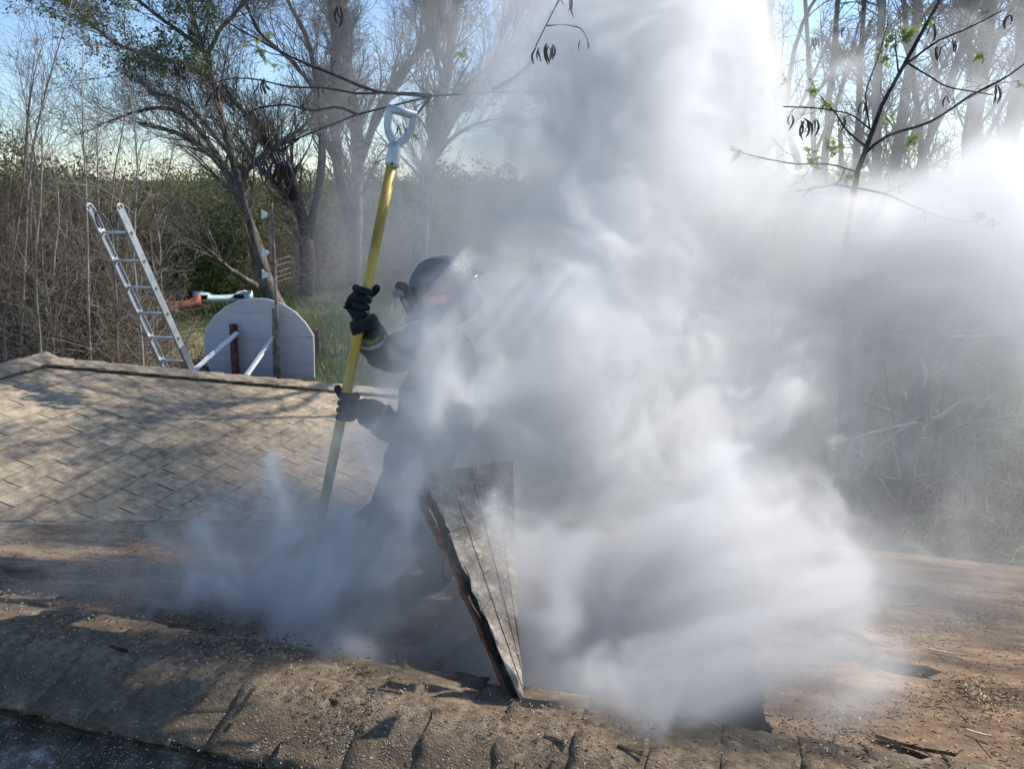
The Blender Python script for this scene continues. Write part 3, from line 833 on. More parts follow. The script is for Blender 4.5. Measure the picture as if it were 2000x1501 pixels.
dm2 = body.modifiers.new('creases', 'DISPLACE'); dm2.texture = tx2; dm2.strength = .018; dm2.texture_coords = 'GLOBAL'
# face (mostly hidden by helmet and smoke) : head already part of body; add boots, bands, gloves
for f_ in (fR, fL):
    toe = f_ + Vector((-.17, -.03, 0)); toe.z = H + zmain(toe.dot(ND)) + .05
    skin_mesh('boot', [(f_ + Vector((.04, 0, .22)), .075), (f_ + Vector((.03, 0, .09)), .07), (f_ + Vector((-.06, -.01, .055)), (.055, .055)), (toe, (.05, .05))], [(0, 1), (1, 2), (2, 3)], M['black'], ff, 0, 2)
def band(a, b_, rad, m, name='reflective_band', wid=.05):
    d = (b_ - a).normalized(); c = (a + b_) / 2
    b = MB(); b.tube([c - d * wid / 2, c - d * wid / 6, c + d * wid / 6, c + d * wid / 2], [rad * .98, rad * 1.03, rad * 1.03, rad * .98], 20)
    return b.build(name, m, ff, smooth=True)
band(elR.lerp(wrR, .80), elR.lerp(wrR, .92), .060, M['lime'], wid=.014)
band(elR.lerp(wrR, .70), elR.lerp(wrR, .80), .067, M['silver_band'], wid=.014)
band(elL.lerp(wrL, .66), elL.lerp(wrL, .76), .066, M['silver_band'], wid=.018)

def pole_at(v):
    """pole axis point where it crosses image row v"""
    best = None
    for i in range(401):
        p = pb.lerp(pt, i / 400)
        q = p - Vector((0, 0, H)); t = q.y * cp - q.z * sp; vv = 750 - 1500 * (q.y * sp + q.z * cp) / t
        if best is None or abs(vv - v) < best[0]: best = (abs(vv - v), p)
    return best[1]
def glove(center, wrist, palm_side, seed, flip=1):
    """glove closed round the pole: fingers stacked along the pole axis, knuckles outward"""
    toc = (Vector((0, 0, H)) - center); toc = (toc - ax * toc.dot(ax)).normalized()   # toward camera
    lat = ax.cross(toc).normalized()                                                      # across, image left/right
    if lat.x > 0: lat = -lat                                                              # lat points image-left
    ps = lat * palm_side                                                                  # side of the pole where the palm/knuckles sit
    verts = []; edges = []
    g = thing_child('glove', ff)
    # palm block: knuckle line parallel to the pole on side ps, wraps behind; fingers over the front
    base = center + ps * .040 - toc * .014
    pv = [(wrist, (.052, .050)), (wrist.lerp(base, .5) , (.048, .036)), (base - ax * .012, (.042, .030)), (base + ax * .026 + ps * .004, (.038, .028))]
    skin_mesh('palm', pv, [(0, 1), (1, 2), (2, 3)], M['glove'], g, 1, 2)
    lens = (1.0, 1.08, 1.02, .88)
    for i in range(4):
        h = (.043 - .0285 * i) * 1.05
        L = lens[i]
        k = center + ax * h + ps * .042 - toc * .004
        r1 = .0155 - .0008 * (i == 3)
        p0 = k - toc * .012
        p1 = center + ax * h + ps * .046 + toc * .016
        p2 = center + ax * (h - .001) + ps * .026 + toc * .038 * L
        p3 = center + ax * (h - .003) - ps * .006 + toc * .037 * L
        p4 = center + ax * (h - .005) - ps * .026 * L + toc * .022
        skin_mesh('finger', [(p0, r1 * 1.05), (p1, r1 * 1.08), (p2, r1 * 1.05), (p3, r1), (p4, r1 * .85)], [(0, 1), (1, 2), (2, 3), (3, 4)], M['glove'], g, 0, 2)
    q0 = base - ax * .01 - toc * .01 - ps * .01
    q1 = center + ax * .030 - ps * .018 - toc * .030
    q2 = center + ax * .058 - ps * .038 - toc * .006
    q3 = center + ax * .072 - ps * .036 + toc * .016
    skin_mesh('thumb', [(q0, .019), (q1, .0175), (q2, .0165), (q3, .014)], [(0, 1), (1, 2), (2, 3)], M['glove'], g, 0, 2)
    c_ = wrist.lerp(base, .18); d_ = (base - wrist).normalized()
    b = MB(); b.tube([wrist - d_ * .035, wrist, c_], [.060, .058, .050], 18); b.build('cuff', M['glove'], g, smooth=True)
def thing_child(name, parent):
    o = link(name, None, parent); return o
cU, cL = pole_at(588), pole_at(790)
glove(cU, wrR.lerp(cU, .38) + Vector((-.01, 0, -.015)), 1, 1)
glove(cL, wrL, -1, 2)

# helmet, local X forward, Z up
def helmet():
    g = thing_child('helmet', ff)
    ctr = P(862, 564, 3.20)
    fwd = Vector((-.66, -.56, -.50)).normalized(); upv = Vector((.26, .10, 1)).normalized()
    upv = Vector((-.36, .05, .93)); upv = (upv - fwd * upv.dot(fwd)).normalized(); lft = upv.cross(fwd)
    MT = Matrix(((fwd.x, lft.x, upv.x, ctr.x), (fwd.y, lft.y, upv.y, ctr.y), (fwd.z, lft.z, upv.z, ctr.z), (0, 0, 0, 1)))
    def put(V, F, name, m, smooth=True, parent=g):
        V = [tuple(MT @ Vector(v)) for v in V]
        me = mesh_np(name, V, F, [m], None, smooth); return link(name, me, parent)
    # shell dome with six low ribs
    nu, nv = 48, 14; V = []; F = []
    for j in range(nv + 1):
        ph = j / nv * math.pi / 2
        for i in range(nu):
            a = i / nu * 2 * math.pi
            rib = 1 + .035 * max(0, math.cos(3 * a)) ** 8 * math.cos(ph) ** .4
            V.append((math.cos(a) * math.cos(ph) * .150 * rib, math.sin(a) * math.cos(ph) * .112 * rib, math.sin(ph) * .135 * (1 + .03 * max(0, math.cos(3 * a)) ** 8)))
    for j in range(nv):
        for i in range(nu):
            F.append([j * nu + i, j * nu + (i + 1) % nu, (j + 1) * nu + (i + 1) % nu, (j + 1) * nu + i])
    put(V, [np.array(F)], 'shell', M['helmet'])
    # brim, longer behind, thick edge
    V = []; F = []
    rings = [(0.98, .004), (1.0, .012), (1.12, .004), (1.26, -.010), (1.29, -.016), (1.26, -.020), (1.0, -.006)]
    for (s, z) in rings:
        for i in range(nu):
            a = i / nu * 2 * math.pi
            back = max(0, -math.cos(a)) ** 1.5; front = max(0, math.cos(a)) ** 3
            k_ = (s - 1) * (1 + .15 * back + .5 * front) + 1
            V.append((math.cos(a) * .150 * k_, math.sin(a) * .112 * k_, z - .05 * back * (s - 1) * 3))
    for j in range(len(rings) - 1):
        for i in range(nu):
            F.append([j * nu + i, (j + 1) * nu + i, (j + 1) * nu + (i + 1) % nu, j * nu + (i + 1) % nu])
    put(V, [np.array(F)], 'brim', M['helmet'])
    # front shield: a tall curved leather plate standing on the brim, with round badge and arched panel
    def plate(y0, y1, z0, z1, x, th, name, m, top=.0, N=12, parent=g):
        V = []; F = []
        for s in (0, 1):
            for i in range(N + 1):
                u_ = i / N; y = y0 + (y1 - y0) * u_
                c_ = x - y * y * 2.2 + s * th
                for v_ in range(5):
                    z = z0 + (z1 + top * math.sin(u_ * math.pi) - z0) * v_ / 4
                    V.append((c_ - .25 * (z - z0), y, z))
        n = (N + 1) * 5
        for i in range(N):
            for v_ in range(4):
                a = i * 5 + v_
                F += [[a, a + 1, a + 6, a + 5], [n + a, n + a + 5, n + a + 6, n + a + 1]]
        for i in range(N):
            a = i * 5; F += [[a, a + 5, n + a + 5, n + a], [a + 4, n + a + 4, n + a + 9, a + 9]]
        for v_ in range(4):
            a = v_; F += [[a, n + a, n + a + 1, a + 1]]; a = N * 5 + v_; F += [[a, a + 1, n + a + 1, n + a]]
        return put(V, [np.array(F)], name, m, False, parent)
    sh = plate(-.060, .060, .0, .115, .172, .005, 'front_shield', M['helmet_leather'], .02)
    plate(-.050, .050, .085, .104, .1775, .003, 'shield_panel', M['badge'], .012)
    V = []; F = []
    for i in range(20):
        a = i / 20 * 2 * math.pi
        y = math.cos(a) * .022; z = .045 + math.sin(a) * .024
        for s in (0, 1): V.append((.179 - .25 * z + s * .004 - y * y * 2.2, y, z))
    F = [[2 * i, 2 * ((i + 1) % 20), 2 * ((i + 1) % 20) + 1, 2 * i + 1] for i in range(20)]
    put(V, [np.array(F), np.array([[2 * i + 1 for i in range(20)]])], 'badge', M['badge'], False)
    # goggles strap band round the dome
    V = []; F = []
    for j, (z, k_) in enumerate(((.020, 1.045), (.052, 1.01), (.052, .985), (.020, 1.0))):
        for i in range(nu):
            a = i / nu * 2 * math.pi; V.append((math.cos(a) * .150 * k_, math.sin(a) * .112 * k_, z))
    for j in range(4):
        for i in range(nu):
            F.append([j * nu + i, j * nu + (i + 1) % nu, ((j + 1) % 4) * nu + (i + 1) % nu, ((j + 1) % 4) * nu + i])
    put(V, [np.array(F)], 'goggle_strap', M['black'])
    # orange marker on the camera side of the brim/ear flap
    # neck flap
    V = []; F = []
    for j, (z, k_) in enumerate(((0, 1.0), (-.06, 1.04), (-.14, 1.0), (-.15, .8))):
        for i in range(25):
            a = math.pi * (.30 + 1.4 * i / 24); V.append((math.cos(a) * .120 * k_, math.sin(a) * .100 * k_, z))
    for j in range(3):
        for i in range(24):
            F.append([j * 25 + i, (j + 1) * 25 + i, (j + 1) * 25 + i + 1, j * 25 + i + 1])
    put(V, [np.array(F)], 'neck_flap', M['coat'])
    # face: nose and jaw under the brim on the head
    return MT
HM = helmet()
c = P(857, 585, 3.03); t1 = (P(872, 583, 3.03) - P(843, 589, 3.03)) / 2; t2 = (P(857, 577, 3.03) - P(858, 592, 3.03)) / 2
b = MB(); b.box(c, t1, t2, t1.cross(t2).normalized() * .003); b.build('reflective_sticker', M['orange'], ff)
# head (skin) under the helmet with nose, ears
hc = HM @ Vector((.0, 0, -.045)); fw = (HM.to_3x3() @ Vector((1, 0, 0))); uw = HM.to_3x3() @ Vector((0, 0, 1)); lw = HM.to_3x3() @ Vector((0, 1, 0))
skin_mesh('face', [(hc, (.082, .095)), (hc - uw * .07 + fw * .02, (.068, .08)), (hc - uw * .12 + fw * .035, (.045, .05))], [(0, 1), (1, 2)], M['skin'], ff, 0, 2)
b = MB(); b.tube([hc - uw * .01 + fw * .092, hc - uw * .035 + fw * .112, hc - uw * .05 + fw * .100], [.008, .014, .010], 8); b.build('nose', M['skin'], ff, smooth=True)
b = MB(); b.tube([hc - uw * .062 + fw * .088 + lw * .022, hc - uw * .064 + fw * .094, hc - uw * .062 + fw * .088 - lw * .022], [.004, .006, .004], 6); b.build('mouth', M['red'], ff, smooth=True)
for sg in (-1, 1):
    b = MB(); b.tube([hc + fw * .084 + lw * .03 * sg - uw * .008, hc + fw * .094 + lw * .03 * sg - uw * .008], [.011, .006], 8); b.build('eye', M['white_plastic'], ff, smooth=True)
# air pack cylinder on the back
b = MB(); a0, a1 = P(905, 690, 3.42), P(885, 860, 3.52)
d = (a1 - a0).normalized()
b.tube([a0 - d * .05, a0 - d * .02, a0, a1, a1 + d * .03, a1 + d * .05], [.02, .06, .082, .082, .06, .02], 20); b.build('air_cylinder', M['alu_dark'], ff, smooth=True)

# ------------------------------------------------------------------ ladder
lad = thing('ladder', P(355, 733, 9.3), 'aluminium ladder with roof hooks leaning over the far eave of the wing', 'ladder')
LT, LB = 7.95, 9.25
tl, tr_ = P(172, 410, LT), P(240, 405, LT)
bl, br_ = P(322, 728, LB), P(385, 735, LB)
ldr = ((bl + br_) / 2 - (tl + tr_) / 2); L0 = ldr.length; ldr.normalize()
lx = RD.copy(); lx = (lx - ldr * lx.dot(ldr)).normalized()
ctop = (tl + tr_) / 2
half = px(33, (LT + LB) / 2)
ly = ldr.cross(lx).normalized()
if ly.y > 0: ly = -ly                     # toward the camera side
LEN = (ctop.z) / abs(ldr.z)               # down to the ground
for sgn in (-1, 1):
    o = ctop + lx * half * sgn
    a, e = o, o + ldr * LEN
    b = MB()
    b.box((a + e) / 2, lx * .004, (e - a) / 2, ly * .045)
    for q in (-1, 1):
        b.box((a + e) / 2 - lx * sgn * .012 + ly * q * .041, lx * .0085, (e - a) / 2, ly * .004)
    b.build('rail', M['aluminium'], lad)
    b = MB(); tp = []
    for i in range(9):
        an = math.pi * i / 8; tp.append(o + ly * .045 * math.cos(an) - ldr * .055 * math.sin(an))
    b.tube(tp, .008, 6); b.tube([o - ldr * .0, o - ldr * .05], .004, 5); b.build('end_cap', M['white_plastic'], lad)
    if sgn > 0:
        b = MB(); s0 = o + ldr * 1.72; b.box(s0 + ldr * .45 + lx * .008, lx * .006, ldr * .45, ly * .05); b.build('grip_sleeve', M['alu_dark'], lad)
k = 0
while .27 + k * .335 < LEN - .1:
    c = ctop + ldr * (.27 + k * .335)
    b = MB(); b.tube([c - lx * half, c + lx * half], .0165, 10); b.build('rung', M['aluminium'], lad, smooth=True)
    b = MB()
    for sgn in (-1, 1):
        e = c + lx * half * sgn
        b.box(e - lx * sgn * .012, lx * .012, ldr * .032, ly * .034)
    b.build('rung_bracket', M['white_plastic'] if k == 0 else M['aluminium'], lad)
    b = MB(); e = c + lx * (half + .0045); b.tube([e, e + lx * .004], .019, 14); b.tube([e + lx * .0035, e + lx * .0055], .011, 14); b.build('rung_end', M['alu_dark'], lad)
    k += 1
for sgn in (-1, 1):
    pts = []
    for i in range(11):
        an = math.pi * (1.0 - i / 10 * 1.15)
        pts.append(ctop + lx * (sgn * (half * .50) + half * .40 * math.cos(an) * -sgn) + ldr * (.20 - .17 * math.sin(an) ** .8 if math.sin(an) > 0 else .20 + .0) + ly * .02)
    b = MB(); b.tube(pts, .010, 8); b.build('roof_hook', M['alu_dark'], lad, smooth=True)

# ------------------------------------------------------------------ basketball backboard
bb = thing('backboard', P(506, 738, 8.0), 'white rounded basketball backboard seen from behind on the wing roof', 'backboard')
bc = P(506, 738, 8.05)
def BP(u, v):
    """point on the board's plane (normal ND through bc)"""
    x = (u - 1000) / 1500.0; s = (750 - v) / 1500.0
    d = Vector((x, cp + s * sp, -sp + s * cp)); q = bc - Vector((0, 0, H))
    t = q.dot(ND) / d.dot(ND)
    return d * t + Vector((0, 0, H))
ol = [(432, 737), (410, 722), (400, 700), (398, 662), (404, 640), (418, 618), (440, 600), (466, 588), (495, 583), (522, 585), (550, 594), (575, 610), (596, 632), (610, 655), (611, 668), (612, 738)]
b = MB(); b.prism([BP(*q) for q in ol], ND * .025); b.build('panel', M['board'], bb)
b = MB(); b.tube([BP(*q) + ND * .012 for q in ol[3:]], .011, 6); b.build('edge_rim', M['trim_white'], bb)
# rim on its far side
b = MB(); rc = BP(506, 715) + ND * .26; b.tube([rc + RD * .23 * math.cos(a) + ND * .23 * math.sin(a) for a in np.linspace(0, 2 * math.pi, 25)], .009, 6); b.build('hoop', M['red'], bb)
b = MB(); p0, p1 = BP(462, 630) - ND * .06, BP(467, 745) - ND * .06
b.bar(p0, p1 - Vector((0, 0, .1)), .055, .06, up=ND); b.build('post', M['rust'], bb)
b = MB(); p0, p1 = BP(541, 600) - ND * .06, BP(543, 748) - ND * .06
b.bar(p0, p1 - Vector((0, 0, .1)), .03, .03, up=ND); b.build('post', M['mast'], bb)
# braces : angle iron from the roof by the hip
for (a, e) in ((P(468, 748, 7.15), P(534, 655, 7.82)), (P(360, 738, 7.3), P(464, 648, 7.85))):
    b = MB(); b.bar(a, e, .045, .006, up=ND); b.bar(a + Vector((0, 0, -.02)), e + Vector((0, 0, -.02)), .006, .04, up=ND); b.build('brace', M['strut'], bb)

# antenna mast beside it
an = thing('antenna', P(545, 748, 7.75), 'rusty roof antenna mast with three small pale plates in front of the backboard', 'antenna')
b = MB(); b.tube([P(545, 752, 7.72), P(540, 600, 7.72), P(535, 480, 7.72), P(531, 396, 7.72)], [.020, .018, .013, .010], 8); b.build('mast', M['mast'], an, smooth=True)
b = MB(); b.tube([P(530, 530, 7.70), P(527, 412, 7.70)], .009, 8); b.build('side_tube', M['mast'], an, smooth=True)
for (v0, du) in ((418, 0), (492, 1), (535, 1)):
    q = [P(510 + du, v0 - 9, 7.7), P(522 + du, v0 - 2, 7.66), P(521 + du, v0 + 5, 7.66), P(511 + du, v0 + 9, 7.7)]
    b = MB(); b.prism(q, ND * .012); b.build('plate', M['trim_white'], an)
    b = MB(); b.tube([q[1].lerp(q[2], .5), P(529, v0 + 1, 7.7)], .004, 5); b.build('plate_arm', M['mast'], an)
for v0 in (505, 516, 528, 538, 547):
    b = MB(); b.tube([P(536, v0 + 4, 7.70), P(568, v0 - 6, 7.9)], .0035, 5); b.build('element', M['mast'], an)
b = MB(); b.tube([P(532, 432, 7.7), P(548, 431, 7.75)], .006, 6); b.build('crossbar', M['rust'], an)
b = MB(); b.box(P(535, 514, 7.70), RD * .022, ND * .02, Vector((0, 0, .02))); b.build('clamp', M['rust'], an)

# ------------------------------------------------------------------ junk in the grass
def shell_hull(name, cpt, axis, ln, wd, ht, m, label, cat, bumps=True, m2=None):
    g = thing(name, cpt, label, cat)
    axis = Vector(axis).normalized(); ay = Vector((0, 0, 1)).cross(axis); N = 24; K = 9
    V = []; F = []
    for i in range(N + 1):
        s = i / N * 2 - 1
        wv = wd * (1 - abs(s) ** 3.5) ** .5 * .5 + .02
        for j in range(K):
            a = math.pi * j / (K - 1)
            z = ht * (.45 + .35 * s * s) * math.sin(a) ** .6 + (.22 * ht if bumps and (.45 < abs(s) < .8) else 0) * math.sin(a)
            V.append(tuple(cpt + axis * s * ln / 2 + ay * wv * math.cos(a) + Vector((0, 0, z + .05 + .25 * ht * s * s))))
    for i in range(N):
        for j in range(K - 1):
            a = i * K + j; F.append([a, a + K, a + K + 1, a + 1])
    me = mesh_np('shell', V, [np.array(F)], [m], None, True); o = link('shell', me, g)
    sd_ = o.modifiers.new('t', 'SOLIDIFY'); sd_.thickness = .04
    if m2:
        for s in (-.62, .62, .1):
            b = MB(); c = cpt + axis * s * ln / 2 - ay * wd * .40 + Vector((0, 0, ht * (.75 if abs(s) > .3 else .42)))
            b.box(c, axis * (.16 if abs(s) > .3 else .3), ay * .10, Vector((0, 0, .06 if abs(s) > .3 else .03))); b.build('opening', m2, g)
    return g
shell_hull('plastic_shell', Vector((*P(437, 590, 27.0).xy, .42)), (1, .15, 0), 1.95, .8, .30, M['turquoise'], 'pale turquoise moulded shell with dark openings lying in the grass', 'hull', True, M['black'])
shell_hull('red_hull', Vector((*P(352, 600, 26).xy, .30)), (1, .5, .0), 1.3, .7, .42, M['red'], 'faded red hull in the brush left of the turquoise shell', 'hull', False)
b = MB(); c = Vector((*P(335, 592, 26.5).xy, .72)); b.prism([c + Vector((-.5, 0, -.12)), c + Vector((.45, .1, -.12)), c + Vector((.5, .2, .16)), c + Vector((-.4, .1, .14))], (0, .05, .02)); b.build('grey_panel', M['junk_grey'], None, label='grey sheet propped on the red hull in the brush', cat='sheet', bevel=.005)
b = MB()
for (dx, dy) in ((-.35, .1), (.35, .15)): b.box(c + Vector((dx, dy, -.42)), (.03, 0, 0), (0, .03, 0), (0, 0, .32))
b.build('prop_leg', M['dark_debris'], bpy.data.objects['grey_panel'])
b = MB(); c = Vector((*P(622, 690, 20.5).xy, .0)); b.tube([c, c + Vector((0, 0, .75))], .07, 10); b.build('red_stump', M['rust'], None, label='short reddish post stump right of the backboard', cat='post')

# ------------------------------------------------------------------ trees
def resample(pts, K):
    pts = np.array([tuple(p) for p in pts], float)
    d = np.concatenate([[0], np.cumsum(np.linalg.norm(np.diff(pts, axis=0), axis=1))])
    # catmull-ish smoothing by interpolating then blurring
    t = np.linspace(0, d[-1], K)
    out = np.stack([np.interp(t, d, pts[:, i]) for i in range(3)], 1)
    o2 = out.copy(); o2[1:-1] = .25 * out[:-2] + .5 * out[1:-1] + .25 * out[2:]
    return o2
def unit(a): return a / (np.linalg.norm(a, axis=-1, keepdims=True) + 1e-9)
def grow(Pp, Rr, count, ln, spread, ratio, upb, g, K=5, wig=.18, tmin=.25, droop=0., rmin=.002):
    """children on parent polylines Pp (N,k,3), Rr (N,k)"""
    N, k, _ = Pp.shape
    wts = np.linalg.norm(Pp[:, -1] - Pp[:, 0], axis=1) + 1e-6
    idx = g.choice(N, count, p=wts / wts.sum())
    t = tmin + (1 - tmin) * g.random(count) ** .8
    f = t * (k - 1); i0 = np.minimum(f.astype(int), k - 2); fr = (f - i0)[:, None]
    A_, B_ = Pp[idx, i0], Pp[idx, i0 + 1]
    pos = A_ * (1 - fr) + B_ * fr
    rad = Rr[idx, i0] * (1 - fr[:, 0]) + Rr[idx, i0 + 1] * fr[:, 0]
    tan = unit(B_ - A_)
    prp = g.normal(0, 1, (count, 3)); prp -= tan * (prp * tan).sum(1, keepdims=True); prp = unit(prp)
    a = spread * g.uniform(.7, 1.3, (count, 1))
    d = unit(tan * np.cos(a) + prp * np.sin(a) + np.array([[0, 0, upb]]))
    L = ln * g.uniform(.45, 1.25, count) * (1.15 - .5 * t)
    pts = [pos]; cur = pos; dd = d
    for q in range(K - 1):
        dd = unit(dd + g.normal(0, wig, (count, 3)) + np.array([[0, 0, upb * .25 - droop]]))
        cur = cur + dd * (L / (K - 1))[:, None]
        pts.append(cur)
    path = np.stack(pts, 1)
    r0 = np.maximum(rad * ratio * g.uniform(.6, 1.05, count), rmin)
    tap = np.linspace(1, .3, K)[None]
    return path, np.maximum(r0[:, None] * tap, rmin * .6)
def leaves(paths, count, size, g, per=4, spread=.1):
    N, K, _ = paths.shape
    idx = g.integers(0, N, count); kk = g.integers(1, K, count)
    c = paths[idx, kk] + g.normal(0, spread, (count, 3))
    c = np.repeat(c, per, 0) + g.normal(0, size * 1.2, (count * per, 3))
    n = len(c); a = unit(g.normal(0, 1, (n, 3))); b = unit(np.cross(a, g.normal(0, 1, (n, 3)))); s = size * g.uniform(.5, 1.2, (n, 1))
    V = np.stack([c - a * s, c + b * s * .45, c + a * s, c - b * s * .45], 1).reshape(-1, 3)
    F = (np.arange(n) * 4)[:, None] + np.arange(4)[None]
    return V, F
def mk_limb(pts, widths, name, m, parent, K=14, wig=0.0, g=None, sides=8, prev=()):
    p = resample(pts, K)
    if wig: 
        s_ = g.normal(0, 1, p.shape); s_[0] = 0; p = p + s_ * wig
    if len(prev):                                          # a branch grows out of the limb it leaves
        q = np.concatenate([np.concatenate([a[:-1] + (a[1:] - a[:-1]) * f for f in np.linspace(0, 1, 9)]) for a in prev])
        k_ = np.argmin(np.linalg.norm(q - p[0], axis=1)); dlt = q[k_] - p[0]
        if np.linalg.norm(dlt) < .25 * np.linalg.norm(p[-1] - p[0]) + .1:
            p = p + dlt * (np.linspace(1, 0, len(p)) ** 1.3)[:, None]
    rad = np.interp(np.linspace(0, 1, K), np.linspace(0, 1, len(widths)), widths)
    rad2 = rad * (1 + .08 * np.sin(np.arange(K) * 2.1))
    V, F = tubes(p[None], rad2[None], sides, caps=True)
    me = mesh_np(name, V, F, [m], None, True)
    link(name, me, parent)
    return p, rad
def tree(name, label, cat, group, limbs, levels, seed, bark, twig, leaf=None, ground=True, K=14, sides=8):
    """limbs: [( [(u,v,t)...], [width px ...] )...]"""
    g = np.random.default_rng(seed)
    b0 = P(*limbs[0][0][0])
    root = thing(name, Vector((b0.x, b0.y, 0)) if ground else b0, label, cat, group)
    PP, RR = [], []
    for i, (pts, wd) in enumerate(limbs):
        W = [P(*q) for q in pts]
        rr_ = [px(w_ / 2, q[2]) for w_, q in zip(np.interp(np.linspace(0, 1, len(pts)), np.linspace(0, 1, len(wd)), wd), pts)]
        if i == 0 and ground and W[0].z > .1:
            d_ = (W[0] - W[1]).normalized()
            W = [Vector((W[0].x + d_.x * .5, W[0].y, -.15))] + W; rr_ = [rr_[0] * 1.35] + rr_
        p, r_ = mk_limb(W, rr_, 'trunk' if i == 0 else 'branch', bark, root, K, .25 * min(rr_) , g, sides, PP)
        PP.append(p); RR.append(r_)
    Pp, Rr = np.array(PP), np.array(RR)
    allV, allF, n = [], [], 0
    srcP, srcR = Pp, Rr
    last = Pp
    for (count, ln, spread, ratio, upb, kw) in levels:
        ch, cr = grow(srcP, srcR, count, ln, spread, ratio, upb, g, **kw)
        V, F = tubes(ch, cr, 4 if cr[:, 0].mean() > .02 else 3)
        allV.append(V); allF.append(F[0] + n); n += len(V)
        srcP, srcR = ch, cr
        last = ch
    if allV:
        me = mesh_np('crown', np.concatenate(allV), [np.concatenate(allF)], [twig], None, True)
        link('crown', me, root)
    if leaf:
        cnt, size, m, sel = leaf
        LP = last if sel is None else last[sel(last[:, -1])]
        if len(LP):
            V, F = leaves(LP, cnt, size, g, spread=size)
            link('foliage', mesh_np('foliage', V, [F], [m]), root)
    return root
def px_of(p):
    q = p - np.array([0, 0, H]); t = q[:, 1] * cp - q[:, 2] * sp
    return 1000 + 1500 * q[:, 0] / t, 750 - 1500 * (q[:, 1] * sp + q[:, 2] * cp) / t

TW3 = [(60, 1.6, .7, .5, .25, {'wig': .16}), (420, 1.0, .75, .6, .2, {'wig': .22}), (1500, .55, .8, .7, .1, {'wig': .25, 'rmin': .006})]
def lv(a, b_, c_, k=1.0, rm=.005, up=.25):
    a, b_, c_ = int(a * 1.5), int(b_ * 2.2), int(c_ * 3.6)
    return [(a, 2.9 * k, .6, .34, up, {'wig': .15, 'rmin': .014}), (b_, 1.5 * k, .7, .55, up * .8, {'wig': .2, 'rmin': .008}), (c_, .75 * k, .8, .7, up * .4, {'wig': .22, 'rmin': rm, 'tmin': .1})]
T = 28
tree('bare_tree', 'wide leaning grey tree behind the backboard with green leaves on its upper left limb', 'tree', 'bare trees beyond the roof',
     [([(560, 640, T), (520, 560, T), (492, 450, T), (462, 370, T), (440, 320, T), (395, 285, T), (330, 248, T), (270, 240, T)], [40, 34, 28, 20, 16, 12, 9, 5]),
      ([(515, 545, T - .5), (488, 450, T - 1), (470, 380, T - 1), (440, 270, T - 1), (422, 190, T - 1), (412, 140, T - 1), (395, 90, T), (362, 0, T), (350, -60, T)], [17, 15, 14, 13, 12, 11, 10, 8, 6]),
      ([(450, 330, T), (405, 262, T), (370, 222, T), (325, 205, T), (270, 215, T), (190, 245, T)], [13, 11, 9, 8, 5, 3]),
      ([(416, 150, T - 1), (365, 115, T - 1), (290, 105, T - 2), (220, 82, T - 2), (160, 32, T - 2), (130, 0, T - 2)], [11, 9, 8, 7, 5, 4]),
      ([(478, 350, T), (520, 300, T), (590, 250, T), (650, 200, T + 1)], [12, 10, 7, 4]),
      ([(470, 330, T), (400, 240, T + 1), (350, 190, T + 1), (290, 180, T + 1)], [10, 8, 6, 4]),
      ([(395, 100, T), (330, 50, T), (290, 20, T), (240, -30, T)], [10, 8, 7, 5]),
      ([(412, 130, T), (430, 70, T), (470, 20, T), (500, -40, T)], [9, 8, 7, 5]),
      ([(500, 560, T - 1), (440, 520, T - 2), (400, 480, T - 3), (375, 470, T - 3)], [16, 12, 8, 5])],
     lv(170, 900, 3400, 1.0, .006), 11, M['bark'], M['twig'],
     (2600, .075, M['leaf'], lambda e: (px_of(e)[0] < 420) & (px_of(e)[1] < 135)))
T = 31
tree('bare_tree', 'dark forked tree rising left of the yellow pole from the smoke', 'tree', 'bare trees beyond the roof',
     [([(598, 640, T), (600, 560, T), (602, 480, T), (585, 400, T), (555, 330, T), (520, 270, T), (460, 200, T), (430, 160, T)], [36, 34, 28, 22, 18, 13, 9, 5]),
      ([(600, 470, T), (625, 380, T), (632, 280, T), (620, 190, T), (612, 90, T), (560, 0, T), (540, -50, T)], [22, 18, 14, 12, 10, 8, 6]),
      ([(598, 420, T), (560, 370, T), (500, 320, T), (470, 270, T)], [13, 10, 8, 5]),
      ([(616, 180, T), (570, 120, T), (500, 60, T), (480, 0, T)], [9, 8, 6, 4])],
     lv(90, 520, 1900, 1.0, .006), 12, M['bark_dark'], M['twig'])
T = 33
tree('bare_tree', 'tall grey pair of stems right beside the yellow pole', 'tree', 'bare trees beyond the roof',
     [([(690, 620, T), (690, 500, T), (695, 400, T), (700, 300, T), (690, 200, T), (672, 100, T), (668, -40, T)], [34, 30, 27, 24, 20, 16, 12]),
      ([(694, 480, T), (668, 380, T), (655, 300, T), (652, 200, T), (655, 100, T), (640, -40, T)], [22, 20, 18, 16, 13, 10]),
      ([(700, 330, T), (725, 260, T), (745, 200, T), (790, 130, T), (850, 60, T), (900, 0, T)], [18, 15, 13, 11, 8, 6]),
      ([(725, 280, T), (760, 200, T), (810, 120, T), (830, 20, T)], [12, 10, 8, 6])],
     lv(130, 700, 2600, 1.0, .007), 13, M['bark'], M['twig'])
T = 22
